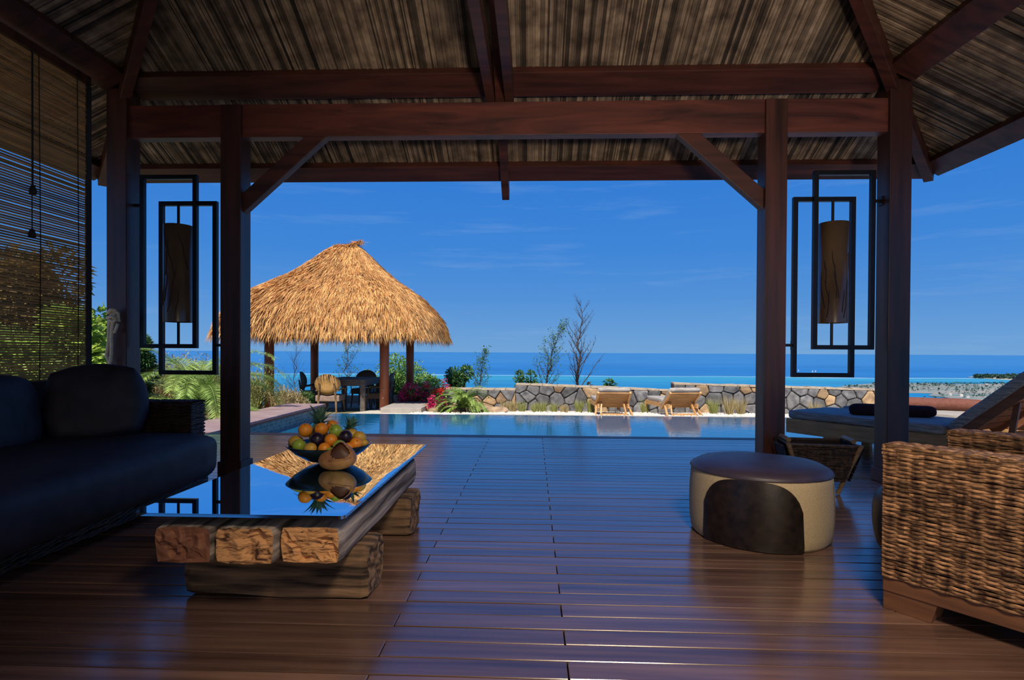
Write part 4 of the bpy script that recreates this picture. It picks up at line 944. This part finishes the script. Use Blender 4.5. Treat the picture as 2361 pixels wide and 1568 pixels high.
# sand floor and concrete kerbs of the gazebo
m = MB(); m.box((gcu + .1, gcv - .55, gfz - .06), (3.9, 5.2, .12)); struct('gazebo_floor', m, 'sand', origin=None)
m = MB(); A_, B_ = at_z(905, 948, -.40), at_z(975, 957, -.30); m.prism([V((-3.75, 12.05, -.62)), V((-2.62, 12.05, -.62)), V((-2.62, 12.05, -.33)), V((-3.75, 12.05, -.60))][:4], (0, 4.3, 0)); m.v = m.v
kb = MB(); kb.box((-2.93, 14.1, -.44), (.92, 3.3, .36)); kb.build('concrete_kerb', 'concrete', label='pale concrete kerb at the right side of the gazebo', cat='kerb', bevel=.01)
kb = MB(); kb.box((-5.1, 16.95, -.46), (3.1, .2, .22)); kb.build('concrete_kerb', 'concrete', label='dark shaded concrete kerb along the back of the gazebo', cat='kerb', bevel=.01)

# dining table and chairs in the gazebo
tz = gfz; dtb = thing('dining_table', 'square grey wooden dining table under the gazebo', 'table', (-5.0, 14.4, tz), 0)
topz = at_d(815, 875, 13.6).z - tz; tw_, tl_ = 1.05, 1.5
tcx = W((835 - CX) / FPX * 13.6, 13.6); dtb.location = (tcx.x - tw_ / 2 + .10, tcx.y + tl_ / 2 - .1, tz)
for k in range(7): m = MB(); m.box((-tw_ / 2 + (k + .5) * tw_ / 7, 0, topz - .02), (tw_ / 7 - .004, tl_, .04)); m.build('board', 'wood_grey', dtb)
for sx in (-1, 1): m = MB(); m.box((sx * (tw_ / 2 - .05), 0, topz - .10), (.03, tl_ - .1, .11)); m.build('apron', 'wood_grey', dtb)
for sy in (-1, 1): m = MB(); m.box((0, sy * (tl_ / 2 - .05), topz - .10), (tw_ - .14, .03, .11)); m.build('apron', 'wood_grey', dtb)
for sx in (-1, 1):
    for sy in (-1, 1): m = MB(); m.box((sx * (tw_ / 2 - .065), sy * (tl_ / 2 - .065), (topz - .04) / 2), (.11, .11, topz - .04)); m.build('leg', 'wood_grey', dtb)
def dchair(loc, rz, label, m1, mw, ms):
    t = thing('dining_chair', label, 'chair', loc, rz, 'oval-backed chairs around the gazebo table'); sc = 1.12   # local -y is the back of the chair
    m = MB(); n = 24; vs = []
    for y_ in (0, 1):
        for r_ in (0, .5, 1):
            for i in range(n):
                a = 2 * pi * i / n; x = cos(a) * .27 * r_; z = sin(a) * .21 * r_ * (1 if sin(a) > 0 else 1.1); vs.append(V((x, -.27 - .10 * (z + .2) + .08 * (x / .27) ** 2 * .8 + (.025 if y_ else 0), .70 + z)) * sc)
    fs = []
    for k in range(2):
        o_ = k * 3 * n
        for r_ in range(2): fs += [(o_ + r_ * n + i, o_ + r_ * n + (i + 1) % n, o_ + (r_ + 1) * n + (i + 1) % n, o_ + (r_ + 1) * n + i) for i in range(n)]
    fs += [(2 * n + i, 2 * n + (i + 1) % n, 5 * n + (i + 1) % n, 5 * n + i) for i in range(n)]; m.add(vs, fs); m.build('backrest', m1, t, smooth=True)
    m = MB(); m.box(V((0, 0, .395)) * sc, V((.50, .50, .13)) * sc); m.build('seat', ms, t, bevel=.02)
    for sx in (-1, 1):
        m = MB(); m.tube([V((sx * .21, .23, .34)) * sc, V((sx * .235, .27, 0)) * sc], [.024 * sc, .016 * sc], 8); m.build('leg', mw, t)
        m = MB(); m.tube([V((sx * .15, -.30, .72)) * sc, V((sx * .18, -.24, .36)) * sc, V((sx * .20, -.27, 0)) * sc], [.018 * sc, .024 * sc, .016 * sc], 8); m.build('leg', mw, t)
        m = MB(); m.tube([V((sx * .22, -.27, .56)) * sc, V((sx * .27, 0, .60)) * sc, V((sx * .26, .2, .58)) * sc, V((sx * .24, .22, .40)) * sc], .016 * sc, 8); m.build('armrest', mw, t)
    return t
cp_ = at_d(756, 900, 13.35); dchair((cp_.x, 13.35, gfz), R(4), 'chair with pale cane oval back turned to us, near side of the table', 'cane', 'bamboo', 'seat_cloth')
q = at_d(712, 905, 14.6); dchair((q.x + .05, 14.6, gfz), R(-78), 'dark oval-backed chair on the left side of the gazebo table', 'cane_dark', 'cane_dark', 'cane_dark')
q = at_d(862, 905, 14.2); dchair((q.x + .12, 14.2, gfz), R(92), 'dark chair on the right side of the gazebo table behind the front post', 'cane_dark', 'cane_dark', 'cane_dark')
q = at_d(833, 880, 15.7); dchair((q.x, 15.75, gfz + .0), R(180), 'dark oval-backed chair at the far side of the gazebo table', 'cane_dark', 'cane_dark', 'cane_dark')

# ------------------------------------------------------------------ two teak loungers beyond the pool
def lounger(px, D, rz, label):
    p = at_d(px, 900, D); z0 = gz(p.x, p.y) + .04; t = thing('sun_lounger', label, 'sun lounger', (p.x, p.y, z0), rz, 'teak sun loungers on the gravel')
    Wd = .72; hy, hz = .46, .12; top = V((0, .02, .50))
    d = V((0, top.y - hy, top.z - hz)); L_ = d.length; d.normalize(); n = V((0, -d.z, d.y)); n = n if n.y < 0 else -n    # outward: towards the viewer
    for sx in (-1, 1):
        m = MB(); m.span(V((sx * (Wd / 2 - .02), hy, hz)) , V((sx * (Wd / 2 - .02), top.y, top.z)), .045, .05); m.build('back_stile', 'teak', t)
        m = MB(); m.span(V((sx * (Wd / 2 - .04), hy + .9, .20)), V((sx * (Wd / 2 - .04), hy - .35, .20)), .04, .09); m.build('side_rail', 'teak', t)
        m = MB(); m.span(V((sx * (Wd / 2 - .03), .33, .22)), V((sx * (Wd / 2 + .035), .05, .0)), .04, .05); m.build('leg', 'teak', t)
        m = MB(); m.span(V((sx * (Wd / 2 - .04), hy + .85, .2)), V((sx * (Wd / 2 - .03), hy + .88, .0)), .05, .05); m.build('leg', 'teak', t)
        m = MB(); m.span(V((sx * (Wd / 2 - .09), .1, .02)), V((sx * (Wd / 2 - .13), .26, .30)), .03, .035); m.build('strut', 'teak', t)
    m = MB(); m.span(V((-Wd / 2 + .07, .08, .025)), V((Wd / 2 - .07, .08, .025)), .04, .045); m.build('foot_bar', 'teak', t)
    for i in range(11):
        q = V((0, hy, hz)) + d * (.06 + (L_ - .09) * i / 10) - n * .0; m = MB(); m.span(q - V((Wd / 2 - .045, 0, 0)), q + V((Wd / 2 - .045, 0, 0)), .016, .029, up=d); m.build('slat', 'teak', t)
    m = MB(); cc = V((0, hy, hz)) + d * (L_ / 2 + .02) - n * .065; ang = math.atan2(d.z, -d.y); rot = Matrix.Rotation(-ang, 3, 'X')
    m = puff(cc, (Wd - .02, L_ + .06, .08), 0, 6, .12, Matrix.Rotation(-ang, 3, 'X')); m.build('back_mattress', 'mattress', t, smooth=True)
    puff((0, hy + .42, .30), (Wd - .06, .92, .08), 0, 6, .12).build('mattress', 'mattress', t, smooth=True)
    return t
lounger(1417, 11.95, R(2), 'teak sun lounger seen from behind, left of the two beyond the pool')
lounger(1582, 11.9, R(12), 'teak sun lounger seen from behind, right of the two and turned slightly')

# ------------------------------------------------------------------ planting
def leaves(mb, c, rx, ry, rz_, n, l, wd, rnd, droop=0, shell=.35):
    for i in range(n):
        d = V((rnd.gauss(0, 1), rnd.gauss(0, 1), rnd.gauss(0, 1))).normalized(); k = lerp(rnd.random() ** .5, 1, shell)
        p = c + V((d.x * rx * k, d.y * ry * k, d.z * rz_ * k)); ld = (d + V((rnd.gauss(0, .5), rnd.gauss(0, .5), rnd.gauss(0, .4) - droop))).normalized()
        mb.leaf(p, ld, V((rnd.gauss(0, .6), rnd.gauss(0, .6), 1)), l * rnd.uniform(.7, 1.3), wd * rnd.uniform(.7, 1.3), .3)
def bush(name, label, cat, base, h, rx, m_, n, l, wd, seed, clumps=9, droop=0, group=None, flowers=None):
    rnd = random.Random(seed); t = thing(name, label, cat, base, 0, group); mb = MB(); st = MB()
    for k in range(clumps):
        a = rnd.uniform(0, 2 * pi); rr = rnd.random() ** .5 * rx * .65; zz = h * rnd.uniform(.35, .80); c = V((cos(a) * rr, sin(a) * rr * .7, zz)); s_ = rx * rnd.uniform(.32, .5)
        leaves(mb, c, s_, s_, s_ * rnd.uniform(.7, 1) * min(1.3, h / rx / 1.3), n // clumps, l, wd, rnd, droop); st.tube([V((0, 0, 0)), c * .5 + V((0, 0, .0)), c], [.03 * h, .02 * h, .008 * h], 5)
    mb.build('foliage', m_, t, kind='stuff'); st.build('stem', 'bark', t)
    if flowers:
        fm = MB()
        for k in range(flowers[1]):
            a = rnd.uniform(0, 2 * pi); rr = rnd.random() ** .5 * rx; c = V((cos(a) * rr, sin(a) * rr * .6 - .1, h * rnd.uniform(.25, .95)))
            leaves(fm, c, .07, .07, .05, 26, .045, .04, rnd)
        fm.build('blossom', flowers[0], t, kind='stuff')
    return t
def branch(mb, p, d, L_, r, dep, rnd, spread=.6, lf=None, up=.15, nodes=None):
    pts = [p]; dd = V(d); k = 5
    for i in range(k): dd = (dd + V((rnd.gauss(0, .07), rnd.gauss(0, .07), up * .12))).normalized(); pts.append(pts[-1] + dd * L_ / k)
    mb.tube(pts, [r * (1 - .8 * i / k) for i in range(k + 1)], 4 if dep else 6, cap=False)
    if dep <= 0: 
        return
    for i in range(1, k + 1):
        for s_ in range(2 if dep > 1 else 2):
            if rnd.random() < .85:
                a = rnd.uniform(0, 2 * pi); sdv = V((cos(a), sin(a) * .8, 0)); nd = (dd * (1 - spread) + sdv * spread + V((0, 0, up))).normalized()
                branch(mb, pts[i], nd, L_ * (1 - .13 * i) * rnd.uniform(.34, .5), r * .42, dep - 1, rnd, spread, None, up)
                if lf is not None and rnd.random() < .5: leaves(lf, pts[i] + nd * L_ * .2, .05, .05, .05, 4, .05, .03, rnd)
def sapling(name, label, base, top, r, seed, dep=2, lm=None, group='bare saplings against the sea', bm_='bark_blue', spread=.62):
    rnd = random.Random(seed); t = thing(name, label, 'tree', base, 0, group); mb = MB(); lf = MB(); v_ = V(top) - V(base); L_ = v_.length; d = v_.normalized(); k = 16; pts = [V((0, 0, 0))]
    for i in range(k): q = v_ * ((i + 1) / k) + V((rnd.gauss(0, .012), 0, 0)) * L_; pts.append(q)
    mb.tube(pts, [r * (1 - .9 * i / k) for i in range(k + 1)], 6)
    for i in range(3, k):
        for s_ in range(3):
            a = rnd.uniform(0, 2 * pi); nd = (d * .75 + V((cos(a), sin(a), .1)) * spread).normalized(); Lb = L_ * .34 * (1 - .72 * i / k) * rnd.uniform(.7, 1.25)
            branch(mb, pts[i], nd, Lb, r * .35 * (1 - .7 * i / k), 1, rnd, .55, lf if lm else None, .25)
    mb.build('branches', bm_, t); 
    if lm and lf.v: lf.build('sparse_leaves', lm, t, kind='stuff')
def ground_at(px, D): p = at_d(px, 900, D); return V((p.x, p.y, gz(p.x, p.y)))
# saplings behind the wall
for px, tx, ty, D, r, sd_, nm in ((1330, 1340, 690, 15.6, .05, 11, 'tall bare sapling behind the wall, the tallest on the skyline'), (1243, 1292, 748, 15.4, .035, 12, 'leaning bare sapling left of the tallest one behind the wall'), (1098, 1118, 805, 15.8, .02, 13, 'thin leafy sapling behind the small palm'),
                                 (678, 682, 770, 19.2, .022, 14, 'thin pale sapling seen between the left gazebo posts'), (786, 806, 782, 19.4, .03, 15, 'thin twisted sapling seen above the gazebo table')):
    b = ground_at(px, D); tp_ = at_d(tx, ty, D); sapling('bare_sapling', nm, b, tp_, r, sd_, lm='leaf_dark' if sd_ in (12, 13, 15) else None)
# shrubs
def B(px, ytop, D, rxpx, *a, **k):
    b = ground_at(px, D); h = at_d(px, ytop, D).z - b.z; return b, h, rxpx / FPX * D
def shrub(px, ytop, D, rpx, name, label, m_, n, l, wd, seed, clumps=9, droop=0, flowers=None, cat='shrub'):
    b, h, rx = B(px, ytop, D, rpx); return bush(name, label, cat, b, h / .92, rx, m_, n, l, wd, seed, clumps, droop, None, flowers)
shrub(925, 822, 19.6, 78, 'leafy_bush', 'big rounded green bush behind the right gazebo posts', 'leaf_mid', 5200, .10, .05, 21, 16)
shrub(868, 856, 19.4, 40, 'leafy_bush', 'smaller green bush at the left foot of the big rounded bush', 'leaf_mid', 1800, .10, .05, 22, 8)
shrub(975, 865, 19.0, 45, 'leafy_bush', 'low green bush sloping off right of the big rounded bush', 'leaf_mid', 2200, .10, .05, 23, 9)
shrub(1062, 846, 16.2, 38, 'dark_shrub', 'dark green shrub behind the small palm', 'leaf_dark', 1900, .09, .045, 24, 9)
shrub(1210, 850, 15.2, 28, 'leafy_bush', 'narrow green shrub at the left end behind the stepped wall', 'leaf_dark', 700, .10, .05, 25, 6)
shrub(1245, 868, 15.0, 20, 'leafy_bush', 'small olive shrub at the foot of the leaning sapling', 'leaf_mid', 500, .08, .04, 26, 5)
shrub(1407, 872, 14.8, 18, 'leafy_bush', 'small tuft of dark leaves rising behind the left lounger', 'leaf_dark', 220, .11, .05, 27, 4)
shrub(1358, 878, 14.7, 8, 'leafy_bush', 'tiny brown-green tuft right of the tallest sapling', 'tan_leaf', 120, .08, .04, 28, 3)
shrub(958, 885, 14.2, 42, 'bougainvillea', 'magenta bougainvillea beside the back right gazebo post', 'leaf_mid', 600, .06, .035, 31, 7, flowers=('magenta', 46), cat='flower')
shrub(1010, 873, 14.0, 26, 'bougainvillea', 'small red-flowering plant between bougainvillea and palm', 'leaf_mid', 420, .06, .035, 32, 6, flowers=('red_flower', 12), cat='flower')
shrub(1008, 912, 13.2, 20, 'bougainvillea', 'little magenta flowers spilling over the rocks', 'leaf_mid', 200, .05, .03, 33, 5, flowers=('magenta', 14), cat='flower')
shrub(704, 908, 12.6, 18, 'low_shrub', 'small dark green spiky shrub left of the dining chairs', 'leaf_dark', 700, .10, .02, 34, 5)
# trees on the left, one behind the blind
shrub(228, 742, 9.2, 75, 'conifer', 'dark green conifer behind the outer left post', 'leaf_dark', 9000, .07, .03, 41, 22, cat='tree')
shrub(212, 690, 8.4, 36, 'broadleaf_tree', 'bright green tree with drooping leaves beside the blind', 'leaf_bright', 1500, .16, .055, 42, 14, .6, cat='tree')
shrub(225, 780, 7.6, 46, 'broadleaf_tree', 'bright yellow-green bush low behind the sofa back', 'leaf_bright', 1500, .15, .05, 43, 12, .5, cat='tree')
shrub(330, 745, 9.8, 34, 'conifer', 'slim dark conifer right of the outer left post', 'leaf_dark', 3600, .07, .03, 44, 14, cat='tree')
shrub(40, 560, 8.0, 130, 'broadleaf_tree', 'tall tree showing through the bamboo blind at its left', 'tan_leaf', 9000, .14, .06, 45, 26, .3, cat='tree')
shrub(150, 690, 7.4, 80, 'broadleaf_tree', 'lower tree showing through the right half of the blind', 'leaf_bright', 4200, .14, .05, 46, 18, .3, cat='tree')
shrub(20, 760, 6.6, 120, 'broadleaf_tree', 'hedge showing through the foot of the blind', 'leaf_bright', 5200, .14, .05, 47, 18, .3, cat='tree')
def brush(name, label, pts, m_, n, seed, jit=16):
    rnd = random.Random(seed); mb = MB(); base = ground_at(*pts[0][:2]); t = thing(name, label, 'brush', base, 0)
    for i in range(n):
        px, D, hp = rnd.choice(pts); p = ground_at(px + rnd.gauss(0, jit), D + rnd.gauss(0, .25)); h = hp * rnd.uniform(.5, 1.05); dd = V((rnd.gauss(0, .28), rnd.gauss(0, .28), 1)).normalized()
        q = p + dd * h; mb.blade(p, dd, h, .012)
        for k in range(5):
            z = rnd.uniform(.35, 1); c = p + dd * h * z; e_ = (dd * .5 + V((rnd.gauss(0, .8), rnd.gauss(0, .8), rnd.gauss(0, .4)))).normalized(); mb.leaf(c, e_, V((0, 0, 1)), rnd.uniform(.05, .12), .018)
    mb.build('stalks', m_, t, world=True, kind='stuff'); return t
brush('dry_brush', 'pale dry brush behind the big palm', [(350, 12, 1.2), (390, 12.3, 1.35), (430, 12, 1.35), (470, 12.4, 1.2), (500, 12, 1.1), (545, 12.5, 1.0)], 'dry', 2600, 51)
brush('dry_brush', 'tall dry weeds right of the inner left post', [(584, 12.2, .95), (590, 12.4, 1.15), (580, 12, .8)], 'dry_green', 700, 52, 6)
brush('dry_brush', 'low dry undergrowth between the left gazebo posts', [(648, 12.2, .62), (668, 12.4, .58), (684, 12.2, .46), (655, 12, .5)], 'dry', 1500, 53, 8)
# palms
def palm(label, base, n, L_, seed, trunk, lm='palm_leaf', lean=(.5, 1.25), nl=26, cat='palm', ll=.28, lw=.022):
    rnd = random.Random(seed); t = thing('palm', label, cat, base, 0); tb = MB(); tb.tube([(0, 0, -.05), (.01, 0, trunk * .6), (0, 0, trunk)], [trunk * .28 + .03, trunk * .18 + .03, .05], 8); tb.build('trunk', 'bark', t)
    for k in range(n):
        a = k * 2.4 + rnd.uniform(-.3, .3); ang = lerp(lean[0], lean[1], ((k % 7) / 6)) * rnd.uniform(.8, 1.1); d = V((cos(a), sin(a), 0)); p = V((0, 0, trunk)); pts = [p]; m = MB(); Lf = L_ * rnd.uniform(.8, 1.1)
        for i in range(12): p = p + (d * sin(ang) + V((0, 0, cos(ang)))) * Lf / 12; pts.append(p); ang += .10 + .015 * i
        m.tube(pts, [.012 * (1 - i / 14) for i in range(13)], 4, cap=False); fr_ = m; sdv = V((-d.y, d.x, 0))
        for i in range(2, 13):
            for q in range(max(1, nl // 12)):
                c = lerp(pts[i - 1], pts[i], q / max(1, nl // 12)); ax = (pts[i] - pts[i - 1]).normalized(); ln = ll * (1 - abs(i - 6) / 11)
                for sg in (-1, 1): dd = (ax * .65 + sdv * sg * .8 + V((0, 0, rnd.uniform(-.25, .15)))).normalized(); m.leaf(c, dd, ax.cross(sdv), ln, lw, .2)
        m.build('frond', lm, t)
    return t
b = ground_at(458, 9.6); palm('large feathery palm seen between the two left posts', b, 24, 1.9, 61, .25, nl=150, ll=.36, lw=.010, lean=(.12, 1.1))
b = ground_at(372, 9.8); palm('smaller palm with low fronds left of the large palm', b, 14, 1.25, 62, .12, nl=108, ll=.28, lw=.010, lean=(.4, 1.3))
b = ground_at(1068, 12.9); palm('small bushy palm on the gravel left of the stone wall', b, 40, .78, 63, .16, nl=84, ll=.17, lw=.010, lean=(.05, 1.5))
# grass tufts along the foot of the wall
for i, (px, D, h, m_) in enumerate([(1164, 13.6, .28, 'dry'), (1183, 13.6, .30, 'dry'), (1203, 13.5, .26, 'dry_green'), (1235, 13.5, .26, 'dry_green'), (1252, 13.5, .28, 'dry_green'), (1277, 13.5, .24, 'dry_green'), (1301, 13.4, .22, 'dry'), (1335, 13.4, .32, 'dry_green'), (1363, 13.3, .38, 'dry_green'), (1487, 13.2, .32, 'dry_green'), (1645, 12.9, .40, 'dry_green'), (1681, 12.8, .46, 'dry'), (1708, 12.8, .42, 'dry'), (1878, 12.6, .36, 'dry')]):
    b = ground_at(px, D); rnd = random.Random(70 + i); mb = MB()
    for k in range(150):
        a = rnd.uniform(0, 2 * pi); rr = rnd.random() * .07; d = V((cos(a) * rnd.uniform(.05, .45), sin(a) * .3, 1)).normalized(); p = V((cos(a) * rr, sin(a) * rr, .02)); mb.blade(b + p, d, h * rnd.uniform(.6, 1.15), .012, V((1, 0, 0)))
    wds = ['leftmost of the row', 'second of the row from the left', 'third of the row from the left', 'fourth of the row from the left', 'fifth of the row from the left', 'sixth of the row from the left', 'seventh of the row from the left', 'eighth of the row from the left', 'just left of the left lounger', 'between the two loungers', 'just right of the right lounger', 'tall, second right of the right lounger', 'beside the right inner post', 'behind the near daybed'][i]
    mb.build('grass_tuft', m_, label='grass tuft at the wall foot, ' + wds, cat='grass', group='grass tufts along the stone wall')
# rocks
for i, (px, py, D, r, m_, wds) in enumerate([(985, 945, 13.3, .26, 'rock', 'large brown rock at the left end of the rockery'), (1012, 948, 13.0, .24, 'rock', 'broad brown rock below the small red flowers'), (1040, 950, 12.9, .20, 'rock', 'brown rock against the palm trunk'), (1052, 940, 13.6, .22, 'rock', 'brown rock behind the palm trunk'), (976, 927, 13.6, .13, 'rock_ochre', 'ochre stone standing up beside the concrete kerb'), (1140, 944, 13.0, .22, 'rock', 'long flat reddish rock at the left foot of the wall'), (1110, 946, 12.8, .14, 'rock', 'small rock right of the palm'), (905, 905, 17.0, .35, 'rock', 'pale rocks behind the front right gazebo post'), (1000, 930, 13.9, .2, 'rock', 'rock under the magenta flowers')]):
    b = ground_at(px, D); z = at_d(px, py - 14, D).z; rnd = random.Random(90 + i); mb = sphere(r, 1.5 if i == 5 else 1.15, .8, .62 if i != 4 else 1.3, n=14); mb.v = [q + noise.noise_vector(q * 5 + V((i * 3, 0, 0))) * r * .35 for q in mb.v]; mb.v = [q + b + V((0, 0, r * .3)) for q in mb.v]
    mb.build('garden_rock', m_, label=wds, cat='rock', group='rocks of the rockery')
